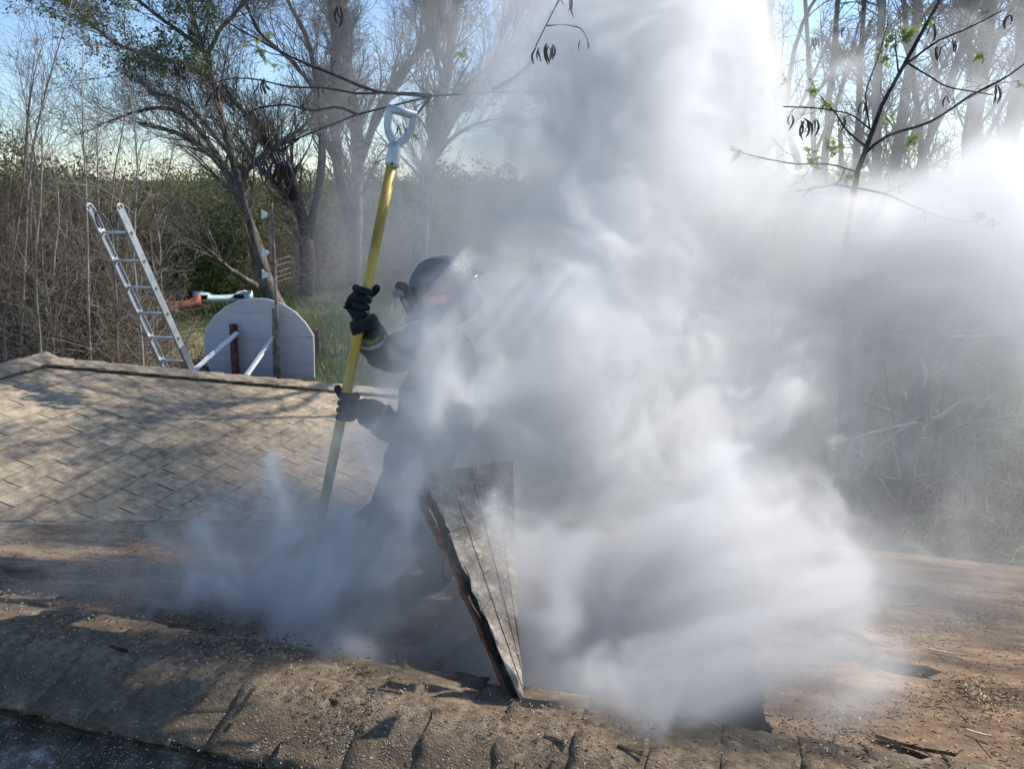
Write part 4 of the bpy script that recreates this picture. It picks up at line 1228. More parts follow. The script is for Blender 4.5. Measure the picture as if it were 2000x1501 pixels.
tree('bare_tree', 'upright dark trunk between the yellow pole and the helmet', 'tree', 'bare trees beyond the roof',
     [([(815, 600, T), (820, 500, T), (825, 420, T), (835, 330, T), (850, 250, T), (865, 180, T), (880, 100, T), (895, -40, T)], [34, 28, 24, 23, 22, 18, 14, 10]),
      ([(852, 240, T), (900, 180, T), (940, 140, T), (1000, 100, T), (1040, 40, T), (1060, -20, T)], [14, 12, 10, 8, 6, 4]),
      ([(868, 170, T), (850, 90, T), (860, 20, T), (850, -40, T)], [10, 8, 6, 5]),
      ([(835, 330, T), (880, 270, T), (930, 240, T), (990, 230, T)], [10, 8, 6, 4])],
     lv(110, 560, 2200, .8, .005), 14, M['bark'], M['twig'])
# near overhanging limb with pods
podpts = []
T = 6.6
near_limb = tree('overhanging_branch', 'long thick bare limb stretching left across the centre smoke with hanging pods', 'branch', None,
     [([(1445, 235, 13), (1330, 212, T + 2.4), (1200, 190, T + 1.5), (1080, 180, T + 1), (960, 178, T + .5), (870, 168, T + .2), (800, 190, T), (745, 208, T - .1), (695, 218, T - .1), (645, 262, T), (600, 284, T), (550, 282, T)], [24, 22, 20, 18, 16, 13, 11, 9, 7, 5, 4, 3]),
      ([(870, 168, T), (790, 165, T), (745, 172, T), (700, 145, T), (640, 130, T), (560, 100, T), (480, 60, T), (400, 20, T)], [9, 7, 6, 6, 5, 4, 3, 2]),
      ([(600, 284, T), (560, 296, T), (530, 310, T)], [4, 3.5, 2]),
      ([(700, 216, T - .1), (660, 200, T), (610, 215, T), (560, 200, T), (500, 210, T), (470, 230, T)], [6, 5, 4, 4, 3, 2]),
      ([(960, 176, T), (1010, 150, T), (1050, 110, T), (1075, 60, T - .3), (1100, 0, T - .5), (1110, -60, T - .5)], [10, 8, 6, 6, 5, 4]),
      ([(1085, 45, T), (1130, 48, T), (1150, 70, T)], [3, 3, 2]),
      ([(1070, 75, T), (1050, 85, T), (1042, 90, T)], [4, 3, 2]),
      ([(870, 168, T), (840, 200, T), (800, 255, T), (770, 300, T), (730, 320, T)], [7, 5, 4, 3, 2]),
      ([(745, 172, T), (690, 178, T), (640, 165, T), (560, 168, T), (500, 150, T), (440, 152, T), (410, 165, T)], [5, 4.5, 4, 3.5, 3, 2.5, 2])],
     [(90, .36, .8, .4, .0, {'wig': .25, 'rmin': .0022}), (380, .2, .9, .6, -.05, {'wig': .3, 'rmin': .0015})], 15, M['bark_dark'], M['bark_dark'], ground=False)
# right side trees
T = 13
canopy = tree('bare_tree', 'thick hazy trunk pair right of the smoke column at the top', 'tree', 'bare trees beyond the roof',
     [([(1475, 640, T), (1460, 480, T), (1452, 330, T), (1440, 220, T), (1430, 120, T), (1425, -40, T)], [70, 60, 48, 42, 38, 32]),
      ([(1456, 330, T), (1450, 200, T), (1465, 80, T), (1480, -40, T)], [26, 22, 18, 14]),
      ([(1560, 330, T), (1530, 210, T), (1520, 140, T), (1490, 60, T), (1480, -20, T)], [14, 14, 12, 10, 8]),
      ([(1530, 220, T), (1545, 120, T), (1560, 60, T), (1600, -20, T)], [10, 9, 8, 6]),
      ([(1452, 350, T), (1500, 290, T), (1560, 230, T), (1640, 120, T)], [14, 10, 8, 4]),
      ([(1426, -20, T), (1380, -180, 11), (1250, -300, 9.5), (1050, -370, 8.5), (850, -400, 8), (650, -420, 8), (480, -430, 8)], [30, 26, 22, 18, 14, 9, 5]),
      ([(1480, -60, 12), (1500, -150, 9.6), (1400, -200, 8.5), (1290, -225, 7.9), (1160, -240, 7.6), (1020, -250, 7.6)], [18, 16, 14, 11, 8, 4]),
      ([(1400, -200, 8.5), (1350, -300, 8.2), (1250, -360, 8.2), (1150, -360, 8.4)], [11, 9, 7, 4]),
      ([(1500, -150, 9.6), (1540, -250, 9), (1500, -330, 8.6), (1420, -380, 8.6)], [12, 9, 7, 4]),
      ([(1150, -330, 9), (1000, -300, 8), (880, -260, 7.4), (760, -240, 7), (700, -200, 7)], [14, 12, 10, 7, 4]),
      ([(900, -395, 8.2), (860, -500, 8), (800, -600, 8.2), (700, -650, 8.5)], [12, 9, 7, 4])],
     lv(90, 330, 800, .42, .0028, .1), 16, M['bark'], M['twig'], (1100, .04, M['leaf'], lambda e: px_of(e)[1] < -60), sides=12)
T = 10
for k_, (lim, lab) in enumerate((
     ([([(1700, 620, T), (1706, 450, T), (1712, 300, T), (1712, 180, T), (1718, 80, T), (1722, -60, T)], [22, 20, 18, 17, 16, 15])], 'slim straight pale trunk just left of the dark forked bough'),
     ([([(1690, 640, T), (1730, 450, T), (1752, 300, T), (1770, 180, T), (1785, 80, T), (1800, -60, T)], [26, 24, 21, 19, 18, 16]),
       ([(1752, 290, T), (1790, 220, T), (1830, 150, T), (1880, 60, T)], [8, 7, 6, 4])], 'slim pale trunk crossed by the dark forked bough'),
     ([([(1700, 700, T), (1755, 480, T), (1790, 330, T), (1830, 220, T), (1870, 120, T), (1905, 30, T), (1930, -60, T)], [26, 22, 18, 16, 15, 14, 13])], 'leaning slim grey trunk left of the stout right trunk'),
     ([([(1870, 700, T + 1), (1880, 480, T + 1), (1893, 330, T + 1), (1905, 200, T + 1), (1922, 80, T + 1), (1932, -60, T + 1)], [44, 40, 36, 32, 29, 26]),
       ([(1905, 190, T + 1), (1935, 100, T + 1), (1975, 20, T + 1), (2000, -40, T + 1)], [16, 13, 10, 8])], 'stout hazy trunk near the right edge at the top'),
     ([([(1960, 700, T + 2), (1975, 480, T + 2), (1960, 330, T + 2), (1985, 200, T + 2), (2000, 80, T + 2), (2010, -60, T + 2)], [40, 36, 32, 30, 28, 24]),
       ([(1880, 420, T), (1950, 290, T), (2020, 200, T)], [10, 12, 10])], 'pale smoky trunk at the very right edge'))):
    tree('bare_tree', lab, 'tree', 'slim trunks above the right smoke', lim, lv(42, 210, 800, .36, .0026, .1), 30 + k_, M['bark_pale'] if k_ < 3 else M['bark'], M['twig'], sides=10)
for k_, (u0, u1, t_, wd, lab) in enumerate(((1545, 1500, 16, 16, 'thin leaning stem just right of the hazy trunk pair'), (1590, 1640, 18, 14, 'far slim stem above the forked bough pods'), (1610, 1570, 15, 12, 'thin stem crossing behind the young leaves'),
        (1835, 1760, 17, 13, 'far thin stem leaning left among the slim trunks'), (1945, 1880, 16, 15, 'thin stem leaning left beside the stout trunk'), (1660, 1690, 20, 13, 'far straight stem left of the slim pale trunk'))):
    tree('bare_tree', lab, 'tree', 'slim trunks above the right smoke', [([(u0, 640, t_), (u0 + (u1 - u0) * .3, 420, t_), (u0 + (u1 - u0) * .5, 260, t_), (u0 + (u1 - u0) * .8, 100, t_), (u1, -60, t_)], [wd * 1.4, wd * 1.2, wd, wd * .8, wd * .6]),
        ([(u0 + (u1 - u0) * .45, 300, t_), (u0 + (u1 - u0) * .2 + 40, 180, t_), (u0 + 90, 40, t_)], [wd * .6, wd * .4, 3])], lv(14, 42, 110, .5, .0035, .1), 60 + k_, M['bark'], M['twig'], sides=8)
T = 8.2
tree('bare_tree', 'thin dark trunk rising through the smoke behind the right eave', 'tree', 'bare trees beyond the roof',
     [([(1650, 1080, T), (1655, 940, T), (1652, 800, T), (1648, 640, T), (1645, 500, T), (1648, 380, T), (1640, 250, T)], [36, 30, 25, 20, 16, 13, 8]),
      ([(1648, 560, T), (1700, 500, T), (1740, 560, T), (1752, 640, T)], [7, 6, 5, 3]),
      ([(1652, 640, T), (1600, 600, T), (1540, 640, T), (1520, 700, T)], [7, 6, 4, 3]),
      ([(1650, 700, T), (1700, 640, T), (1800, 650, T), (1960, 730, T)], [6, 5, 4, 3])],
     [(60, .8, .9, .4, .05, {'wig': .25, 'rmin': .003}), (240, .5, .9, .6, -.05, {'wig': .3, 'rmin': .0025})], 40, M['bark_dark'], M['twig_pale'])
T = 8.8
tree('bare_tree', 'thick leaning trunk behind the right eave in thin smoke', 'tree', 'bare trees beyond the roof',
     [([(1725, 1075, T), (1745, 980, T), (1768, 880, T), (1790, 790, T), (1820, 680, T), (1850, 560, T), (1870, 430, T)], [54, 50, 44, 38, 30, 24, 16]),
      ([(1780, 900, T), (1820, 860, T), (1880, 830, T), (1950, 815, T), (2030, 812, T)], [6, 7, 6, 5, 4]),
      ([(1815, 870, T), (1870, 840, T), (1960, 842, T)], [4, 4, 3]),
      ([(1780, 900, T - .4), (1760, 840, T - .4), (1740, 760, T - .4), (1715, 640, T - .4), (1700, 615, T - .4)], [4, 5, 5, 4, 3]),
      ([(1650, 930, T - .6), (1700, 960, T - .6), (1720, 970, T - .6)], [3, 3, 2]),
      ([(1673, 1060, T - .6), (1665, 1000, T - .6), (1680, 930, T - .6), (1665, 900, T - .6)], [5, 4, 4, 2]),
      ([(1755, 1055, T - .7), (1780, 1020, T - .7), (1780, 980, T - .7)], [4, 4, 2])],
     [(70, .9, .9, .35, .05, {'wig': .25, 'rmin': .003}), (260, .5, .9, .6, -.05, {'wig': .3, 'rmin': .0025})], 41, M['bark'], M['twig_pale'], sides=12)
hanging = tree('hanging_branch', 'thin near twig with curled pods hanging into the top of the smoke column', 'branch', None,
     [([(1290, -228, 7.9), (1210, -200, 6), (1135, -130, 4.5), (1110, -30, 3.9), (1095, 45, 3.8), (1074, 80, 3.8), (1046, 90, 3.8)], [8, 7, 6, 5, 4, 3, 2]),
      ([(1098, 50, 3.8), (1120, 47, 3.8), (1144, 54, 3.8), (1148, 80, 3.8)], [3, 2.5, 2, 1.5])],
     [(14, .10, .8, .45, .0, {'wig': .3, 'rmin': .0012, 'tmin': .6})], 44, M['bark_dark'], M['bark_dark'], ground=False)
# near dark bough with young leaves, right
T = 5.2
bough = tree('locust_tree', 'dark forked bough with young leaves and hanging black pods in front of the right trunks', 'tree', None,
     [([(1640, 900, T + 1), (1648, 640, T + .6), (1650, 480, T + .3), (1657, 340, T), (1680, 280, T), (1712, 225, T), (1750, 150, T), (1790, 80, T), (1830, 20, T), (1858, -40, T)], [18, 16, 14, 12, 12, 11, 11, 10, 8, 7]),
      ([(1672, 290, T), (1700, 262, T), (1740, 245, T), (1800, 238, T), (1850, 210, T), (1900, 175, T), (1950, 160, T), (2020, 110, T)], [6, 6, 5, 5, 5, 5, 4, 3]),
      ([(1680, 272, T), (1645, 245, T), (1628, 215, T), (1600, 185, T)], [5, 4, 3, 2]),
      ([(1700, 245, T), (1660, 215, T), (1600, 208, T), (1530, 208, T)], [4, 3, 3, 2]),
      ([(1752, 150, T), (1748, 100, T), (1750, 60, T)], [4, 3, 2]),
      ([(1765, 130, T), (1830, 80, T), (1880, 60, T), (1960, 20, T)], [5, 4, 3, 2]),
      ([(1650, 345, T), (1600, 325, T), (1540, 325, T), (1450, 300, T), (1425, 290, T)], [4, 3, 3, 3, 2]),
      ([(1655, 345, T), (1640, 370, T), (1580, 372, T), (1555, 372, T)], [3, 3, 2, 2]),
      ([(1650, 400, T), (1740, 400, T), (1800, 420, T), (1870, 438, T), (1910, 430, T)], [4, 4, 3, 3, 2]),
      ([(1700, 250, T), (1690, 180, T), (1720, 100, T), (1735, 40, T)], [3, 3, 2, 2]),
      ([(1770, 120, T), (1850, 170, T), (1940, 185, T)], [4, 3, 2])],
     [(60, .26, .8, .4, .0, {'wig': .3, 'rmin': .0022}), (150, .13, .9, .6, -.05, {'wig': .35, 'rmin': .0016})], 42, M['bark_dark'], M['bark_dark'])
# seed pods
def pod_mesh(seed):
    g = np.random.default_rng(seed); K = 9
    s = np.linspace(0, 1, K)
    x = .022 * np.sin(s * 3.2 + g.uniform(-.5, .5)) * g.choice([-1, 1]) ; y = .010 * np.sin(s * 5 + g.uniform(0, 3)); z = -.155 * s
    pth = np.stack([x - x[0], y - y[0], z], 1)
    rad = .0120 * np.clip(np.sin(np.pi * np.clip(s * .93 + .05, 0, 1)), .12, 1) ** .6
    V, F = tubes(pth[None], rad[None], 6, True)
    V = V.reshape(K, 6, 3); c = pth[:, None, :]; V = c + (V - c) * np.array([1.0, .5, 1.0]); V = V.reshape(-1, 3)
    return mesh_np('seed_pod', V, F, [M['pod']], None, True)
pods = [pod_mesh(i) for i in range(6)]
rp = random.Random(3)
def podcluster(parent, u, v, t, n, spread, size=1.0):
    for _ in range(n):
        o = link('seed_pod', rp.choice(pods), parent)
        p = P(u + rp.uniform(-1, 1) * spread, v + rp.uniform(-.5, .5) * spread, t + rp.uniform(-.08, .08))
        s = size * rp.uniform(.7, 1.15)
        o.matrix_basis = Matrix.Translation(p) @ Matrix.Rotation(rp.uniform(0, 6.28), 4, 'Z') @ Matrix.Rotation(rp.gauss(0, .28), 4, 'X') @ Matrix.Scale(s, 4)
for a in ((525, 300, 9.2, 5, 12, 1.9), (548, 305, 9.2, 9, 16, 2.1), (572, 315, 9.3, 5, 14, 2.2), (344, 118, 9, 6, 9, 1.1), (437, 165, 9, 6, 8, 1.4), (420, 178, 9, 2, 5, 1.2), (510, 155, 9, 5, 8, 1.1),
          (395, 62, 9, 2, 5, 1.4), (376, 50, 9, 2, 6, .9), (662, 10, 9, 2, 3, 1.5), (628, 165, 9, 2, 5, .9), (590, 190, 9.2, 2, 4, 1.2), (498, 205, 9, 2, 5, 1.2), (615, 252, 9.2, 1, 4, 1.3), (445, 240, 9, 2, 6, .9),
          (780, 240, 9, 3, 6, .9), (1148, 60, 9.3, 2, 3, .7)):
    podcluster(near_limb, a[0], a[1], a[2] * .69, int(a[3] * 1.5), a[4], a[5] * .72)
for a in ((1545, 225, 5.2, 2, 4, .6), (1572, 235, 5.2, 5, 8, .75), (1595, 232, 5.2, 4, 6, .6), (1570, 230, 5.1, 1, 2, .9), (1950, 165, 5.2, 3, 5, .8), (1975, 25, 5.2, 2, 4, .7), (1850, 185, 5.2, 2, 3, .5),
          (1860, 75, 5.3, 4, 8, .6), (1835, 90, 5.3, 3, 6, .7), (1590, 70, 6.5, 7, 8, .6), (1640, 50, 6.5, 6, 9, .5), (1650, 225, 6, 5, 8, .7), (1690, 200, 6, 3, 8, .6), (1806, 410, 5.2, 4, 4, .5), (1520, 440, 6, 5, 8, .8),
          (1735, 622, 5.4, 2, 2, .45), (1885, 960, 7.5, 9, 12, .9), (1910, 945, 7.5, 5, 8, .8), (1480, 165, 6.5, 5, 8, .8), (1820, 45, 5.4, 3, 6, .7)):
    podcluster(bough, *a)
for a in ((1050, 92, 3.8, 4, 6, .55), (1074, 88, 3.8, 8, 9, .5), (1092, -12, 3.9, 2, 4, .5), (1113, -8, 3.9, 4, 5, .6), (1133, 78, 3.8, 1, 3, .35), (1148, 80, 3.8, 2, 3, .3)):
    podcluster(hanging, *a)
# leaf clusters (young pinnate leaves)
def leafcluster_mesh(seed):
    g = np.random.default_rng(seed); V = []; F = []
    for a in range(5):
        d = unit(g.normal(0, 1, 3) + np.array([0, 0, -.2])); L = g.uniform(.03, .055)
        sd_ = unit(np.cross(d, g.normal(0, 1, 3)))
        for k in range(6):
            for sg in (-1, 1):
                c = d * L * (k + 1.5) / 7; e = unit(sd_ * sg + d * .5); w_ = .0042; l_ = .014 * (1 - .06 * k)
                s_ = unit(np.cross(e, np.cross(d, sd_))); n0 = len(V)
                V += [c, c + e * l_ * .5 + s_ * w_, c + e * l_, c + e * l_ * .5 - s_ * w_]; F.append([n0, n0 + 1, n0 + 2, n0 + 3])
    return mesh_np('leaf_cluster', np.array(V), [np.array(F)], [M['leaf_new']])
lcs = [leafcluster_mesh(i) for i in range(5)]
def lc(parent, u, v, t, n, spread, s=1.0):
    for _ in range(n):
        o = link('leaf_cluster', rp.choice(lcs), parent)
        o.matrix_basis = Matrix.Translation(P(u + rp.gauss(0, .5) * spread, v + rp.gauss(0, .5) * spread, t)) @ Matrix.Rotation(rp.uniform(0, 6.28), 4, 'Z') @ Matrix.Rotation(rp.uniform(0, 6.28), 4, 'X') @ Matrix.Scale(s * rp.uniform(.8, 1.3), 4)
for a in ((1592, 180, 5.2, 4, 14), (1608, 205, 5.2, 3, 12), (1755, 65, 5.2, 6, 22), (1740, 85, 5.2, 4, 18), (1795, 32, 5.2, 5, 18), (1722, 112, 5.2, 4, 16), (1580, 308, 5.2, 4, 14), (1590, 322, 5.2, 2, 8), (1783, 272, 5.1, 5, 12),
          (1915, 430, 5.2, 5, 12), (1935, 440, 5.2, 2, 8), (1440, 298, 5.2, 3, 12), (1912, 105, 5.2, 3, 10), (1650, 345, 5.2, 3, 14), (1770, 70, 5.2, 4, 18), (1990, 165, 5.2, 2, 10), (1630, 285, 5.2, 3, 12), (1530, 152, 5.8, 2, 8), (1720, 235, 5.4, 3, 14)):
    lc(bough, *a)
for a in ((900, 105, 9, 5, 14, 1.4), (1120, 172, 9.5, 3, 6, 1.3), (510, 95, 9, 8, 26, 1.7), (1022, 210, 9.5, 4, 14, 1.4), (812, 268, 9, 4, 10, 1.2)):
    lc(near_limb, a[0], a[1], a[2] * .69, a[3], a[4], a[5] * .7)

# left thicket: saplings, each a thing
sap_desc = ['first', 'second']
g0 = np.random.default_rng(99)
saps = [(8, 12.5, 60, 'leaning sapling at the left edge of the frame'), (30, 13, -30, 'tall dark sapling sweeping up at the upper left corner'), (78, 12, 120, 'pale sapling left of the ladder top'), (95, 12.5, 190, 'crooked pale sapling just left of the ladder'),
        (52, 14, 240, 'short crooked sapling in the brush at far left'), (128, 13, 300, 'straight brown sapling left of the ladder foot'), (150, 14.5, 260, 'thin sapling crossing behind the ladder top'), (178, 12.5, 95, 'tall pale sapling behind the left ladder rail'),
        (205, 14, 330, 'low sapling seen between the ladder rails'), (228, 12.8, 160, 'thin sapling rising behind the ladder hooks'), (248, 15, 300, 'brown sapling between the rails near the middle rung'), (275, 12.2, 150, 'straight whitish sapling right of the ladder top'),
        (300, 15, 260, 'thin whip sapling right of the ladder'), (330, 16, 400, 'low whip sapling beside the red hull'), (18, 15, 330, 'low grey sapling low at the left edge'), (110, 15.5, 370, 'low tangled sapling behind the shed brush'),
        (65, 16, 60, 'thin curving sapling against the blue sky at left'), (215, 16, 210, 'fine twiggy sapling against the sky above the ladder')]
for k_, (u0, t_, vt, lab) in enumerate(saps):
    lean = g0.uniform(-45, 45)
    if k_ in (0, 1): lean = 70 + 40 * k_
    pts = [(u0, 745, t_)]
    for q in range(1, 6):
        s = q / 5; pts.append((u0 + lean * s * s + g0.normal(0, 13), 745 + (vt - 745) * s, t_ + g0.normal(0, .1)))
    tree('bare_sapling', lab, 'sapling', 'bare saplings in the thicket left of the house', [(pts, [6.5, 5.5, 4.5, 3.5, 2.4, 1.2])],
         [(30, 1.4, .6, .55, .2, {'wig': .2, 'rmin': .004}), (150, .7, .75, .6, .1, {'wig': .25, 'rmin': .003}), (260, .35, .8, .7, .0, {'wig': .25, 'rmin': .002})], 100 + k_, M['twig_pale'] if k_ % 3 else M['twig'], M['twig_pale'] if k_ % 2 else M['twig_brown'], K=10, sides=6)

# brush: uncountable twigs
def brush(name, N, box, lmin, lmax, rad, m, label, seed, K=5, upb=.5, wig=.35):
    g = np.random.default_rng(seed)
    u = g.uniform(box[0], box[1], N); t = g.uniform(box[4], box[5], N)
    zf = g.random(N) ** 1.1
    x = (u - 1000) / 1500.0 * t
    y = t * .97
    top = box[2] + (box[3] - box[2]) * g.random(N)
    prof = np.interp(u, [box[0], (box[0] + box[1]) / 2, box[1]], [1, .9, .65]) * (1 + .15 * np.sin(u / 23.) + .1 * np.sin(u / 9.))
    z = zf * top * prof
    pos = np.stack([x, y, z], 1)
    d = unit(g.normal(0, 1, (N, 3)) * np.array([1, 1, .8]) + np.array([0, 0, upb]))
    L = g.uniform(lmin, lmax, N)
    pts = [pos]; cur = pos
    for q in range(K - 1):
        d = unit(d + g.normal(0, wig, (N, 3))); cur = cur + d * (L / (K - 1))[:, None]; pts.append(cur)
    r0 = rad * g.uniform(.5, 1.4, N)
    V, F = tubes(np.stack(pts, 1), r0[:, None] * np.linspace(1, .35, K)[None], 3)
    me = mesh_np(name, V, F, [m], None, True); return link(name, me, None, label=label, kind='stuff')
brush('brush', 12000, (-120, 285, 3.0, 4.5, 14, 22), .5, 1.7, .0065, M['twig_dark'], 'dark bare brush deep in the left thicket', 11)
brush('brush', 11000, (-120, 300, 3.0, 4.4, 13, 20), .5, 1.7, .0065, M['twig_brown'], 'dense tangle of brown bare brush left of the ladder', 1)
brush('brush', 5000, (-120, 320, 2.0, 3.6, 12.5, 17), .4, 1.5, .0055, M['twig_pale'], 'pale dry stems tangled in the brush', 2)
brush('brush', 4500, (470, 950, 1.0, 3.4, 30, 42), .6, 2.0, .008, M['twig_brown'], 'bare undergrowth beneath the middle trees', 3)
brush('brush', 2600, (1250, 2150, 1.2, 4.4, 10, 20), .5, 1.8, .006, M['twig_brown'], 'pale tangle of twigs behind the right smoke', 4)
brush('brush', 1400, (1550, 2100, .4, 1.3, 9, 13), .4, 1.1, .005, M['twig_pale'], 'dry stems in the grass past the right eave', 6)

# evergreen scrub: individual bushes, then the far mass
def bush_mesh(seed, m, n=5200, size=.085):
    g = np.random.default_rng(seed)
    K = 26; c = g.normal(0, 1, (K, 3)) * np.array([.42, .42, .30]); c[:, 2] = np.abs(c[:, 2]) + .25; r = g.uniform(.16, .42, K)
    i = g.integers(0, K, n); d = unit(g.normal(0, 1, (n, 3))); rr_ = r[i] * g.uniform(.55, 1.08, n) ** .5
    p = c[i] + d * rr_[:, None]; p[:, 2] = np.maximum(p[:, 2], .02)
    a = unit(g.normal(0, 1, (n, 3)) + d * .6); b = unit(np.cross(a, g.normal(0, 1, (n, 3)))); s = size * g.uniform(.4, 1.2, (n, 1))
    V = np.stack([p - a * s, p + b * s * .4, p + a * s, p - b * s * .4], 1).reshape(-1, 3)
    return mesh_np('crown', V, [(np.arange(n) * 4)[:, None] + np.arange(4)[None]], [m])
bm_green = bush_mesh(21, M['leaf'], 13000, .024)
bm = [bush_mesh(i, M['juniper'] if i < 3 else M['scrub'], 13000, .024) for i in range(6)]
stem_me = None
b = MB(); b.tube([(0, 0, -.1), (.02, 0, .3), (-.03, .02, .7)], [.05, .04, .02], 6)
stem_me = mesh_np('trunk', np.concatenate(b.V), [np.concatenate(f) for f in b.F.values()], [M['bark']])
where = ['behind the thicket at far left', 'behind the left saplings', 'above the ladder top', 'right of the ladder top', 'between ladder and leaning tree', 'left of the leaning tree trunk', 'behind the leaning tree', 'behind the antenna mast', 'left of the yellow pole', 'behind the yellow pole', 'between pole and upright trunk', 'left of the smoke column']
bushes = []
g1 = np.random.default_rng(5)
ub = [(-60, 33, 4.4), (45, 36, 5.2), (120, 30, 4.3), (150, 44, 6.6), (235, 33, 4.5), (300, 38, 4.4), (355, 34, 4.5), (400, 44, 5.0), (465, 50, 4.6), (560, 50, 4.8), (640, 55, 5.2), (720, 46, 4.6), (790, 55, 5.4), (880, 44, 4.8), (950, 50, 5.0), (330, 31, 2.6), (265, 30, 2.8), (410, 35, 2.9), (30, 28, 3.4), (190, 27, 3.2)]
desc = ['olive evergreen bush at the left frame edge', 'tall dark evergreen behind the left saplings', 'broad olive bush left of the ladder top', 'tallest evergreen rising above the ladder top', 'grey green bush right of the ladder top', 'rounded bush behind the straight whitish sapling', 'low olive bush left of the leaning tree', 'far evergreen just left of the leaning tree trunk', 'far evergreen behind the fork of the leaning tree', 'far olive bush behind the antenna', 'far evergreen behind the tall pair of stems', 'olive bush behind the yellow pole', 'far evergreen right of the yellow pole', 'smoke veiled bush above the helmet', 'smoke veiled far bush right of the helmet', 'small bright green bush above the red hull', 'small green bush between ladder and red hull', 'low green bush above the turquoise shell', 'low scrub bush low at the left edge', 'scrub bush behind the ladder middle rungs']
for k_, ((u, t_, h), lab) in enumerate(zip(ub, desc)):
    x, y = (u - 1000) / 1500 * t_, t_ * .97
    o = thing('evergreen_bush', Vector((x, y, 0)), lab, 'bush', 'bushes beyond the thicket')
    sc_ = h / 1.02
    a = g1.uniform(0, 6.28); MM = Matrix.Translation((x, y, 0)) @ Matrix.Rotation(a, 4, 'Z') @ Matrix.Diagonal((sc_ * .95, sc_ * .95, sc_, 1))
    for nm, me in (('crown', bm[k_ % 6] if k_ not in (15, 16, 17) else bm_green), ('trunk', stem_me)):
        c = link(nm, me, o); c.matrix_basis = MM
for k_, (u, t_, h, lab) in enumerate(((1560, 24, 4.2, 'smoke veiled bush behind the right trunks'), (1760, 28, 4.6, 'hazy bush behind the thick leaning trunk'), (1920, 22, 3.6, 'hazy bush at the right edge'), (1330, 22, 4.4, 'dim bush right of the smoke column'), (1900, 12.5, 1.5, 'low green bush past the right eave'))):
    x, y = (u - 1000) / 1500 * t_, t_ * .97
    o = thing('evergreen_bush', Vector((x, y, 0)), lab, 'bush', 'bushes beyond the thicket')
    MM = Matrix.Translation((x, y, 0)) @ Matrix.Rotation(k_, 4, 'Z') @ Matrix.Diagonal((h, h, h, 1))
    for nm, me in (('crown', bm[(k_ + 2) % 6]), ('trunk', stem_me)):
        c = link(nm, me, o); c.matrix_basis = MM
def far_wood():
    g = np.random.default_rng(8); K = 520
    u = g.uniform(-1400, 3400, K); t = g.uniform(62, 190, K); cx = (u - 1000) / 1500 * t; cy_ = t
    h = (4.3 + .9 * np.sin(u / 61.) + .6 * np.sin(u / 23. + 1) + g.uniform(-.8, 1.2, K)) * (1 + .0022 * (t - 60)); r = g.uniform(1.6, 3.4, K)
    n = 230000; i = g.integers(0, K, n); d = unit(g.normal(0, 1, (n, 3)))
    p = np.stack([cx[i] + d[:, 0] * r[i] * 1.3, cy_[i] + d[:, 1] * r[i], h[i] * .5 + d[:, 2] * h[i] * .5 * g.uniform(.6, 1.05, n)], 1)
    a = unit(g.normal(0, 1, (n, 3))); b = unit(np.cross(a, g.normal(0, 1, (n, 3)))); s = .11 * g.uniform(.5, 1.4, (n, 1)) * (t[i] / 90)[:, None]
    V = np.stack([p - a * s, p + b * s * .6, p + a * s, p - b * s * .6], 1).reshape(-1, 3)
    link('far_woodland', mesh_np('far_woodland', V, [(np.arange(n) * 4)[:, None] + np.arange(4)[None]], [M['juniper']]), label='olive green far woodland along the horizon', kind='stuff')
far_wood()
# grass
def grass(N, box, hmin, hmax, label, seed, m):
    g = np.random.default_rng(seed)
    u = g.uniform(box[0], box[1], N); t = box[2] + (box[3] - box[2]) * g.random(N) ** .8
    x = (u - 1000) / 1500 * t; y = t * .98
    cl = .5 + .5 * np.sin(x * 1.7 + np.sin(y * .9) * 2) * np.sin(y * 1.1 + x * .4)
    hgt = g.uniform(hmin, hmax, N) * (.35 + cl)
    a = g.uniform(0, 6.28, N); w_ = .012 * (t / 15)
    lean = g.normal(0, .35, (N, 2)) * hgt[:, None]
    z0 = np.zeros(N) - .03
    p0 = np.stack([x - np.cos(a) * w_, y - np.sin(a) * w_, z0], 1); p1 = np.stack([x + np.cos(a) * w_, y + np.sin(a) * w_, z0], 1)
    p2 = np.stack([x + lean[:, 0], y + lean[:, 1], hgt + .02], 1)
    V = np.stack([p0, p1, p2], 1).reshape(-1, 3)
    link('grass', mesh_np('grass', V, [(np.arange(N) * 3)[:, None] + np.arange(3)[None]], [m]), label=label, kind='stuff')
grass(90000, (-150, 950, 14, 48), .10, .34, 'tufted green grass between the trees', 1, M['grass'])
grass(30000, (1300, 2200, 9, 26), .10, .34, 'grass beyond the right eave', 2, M['grass'])
grass(14000, (-120, 180, 12, 17), .3, .9, 'long green grass at the left behind the wing roof', 3, M['grass'])

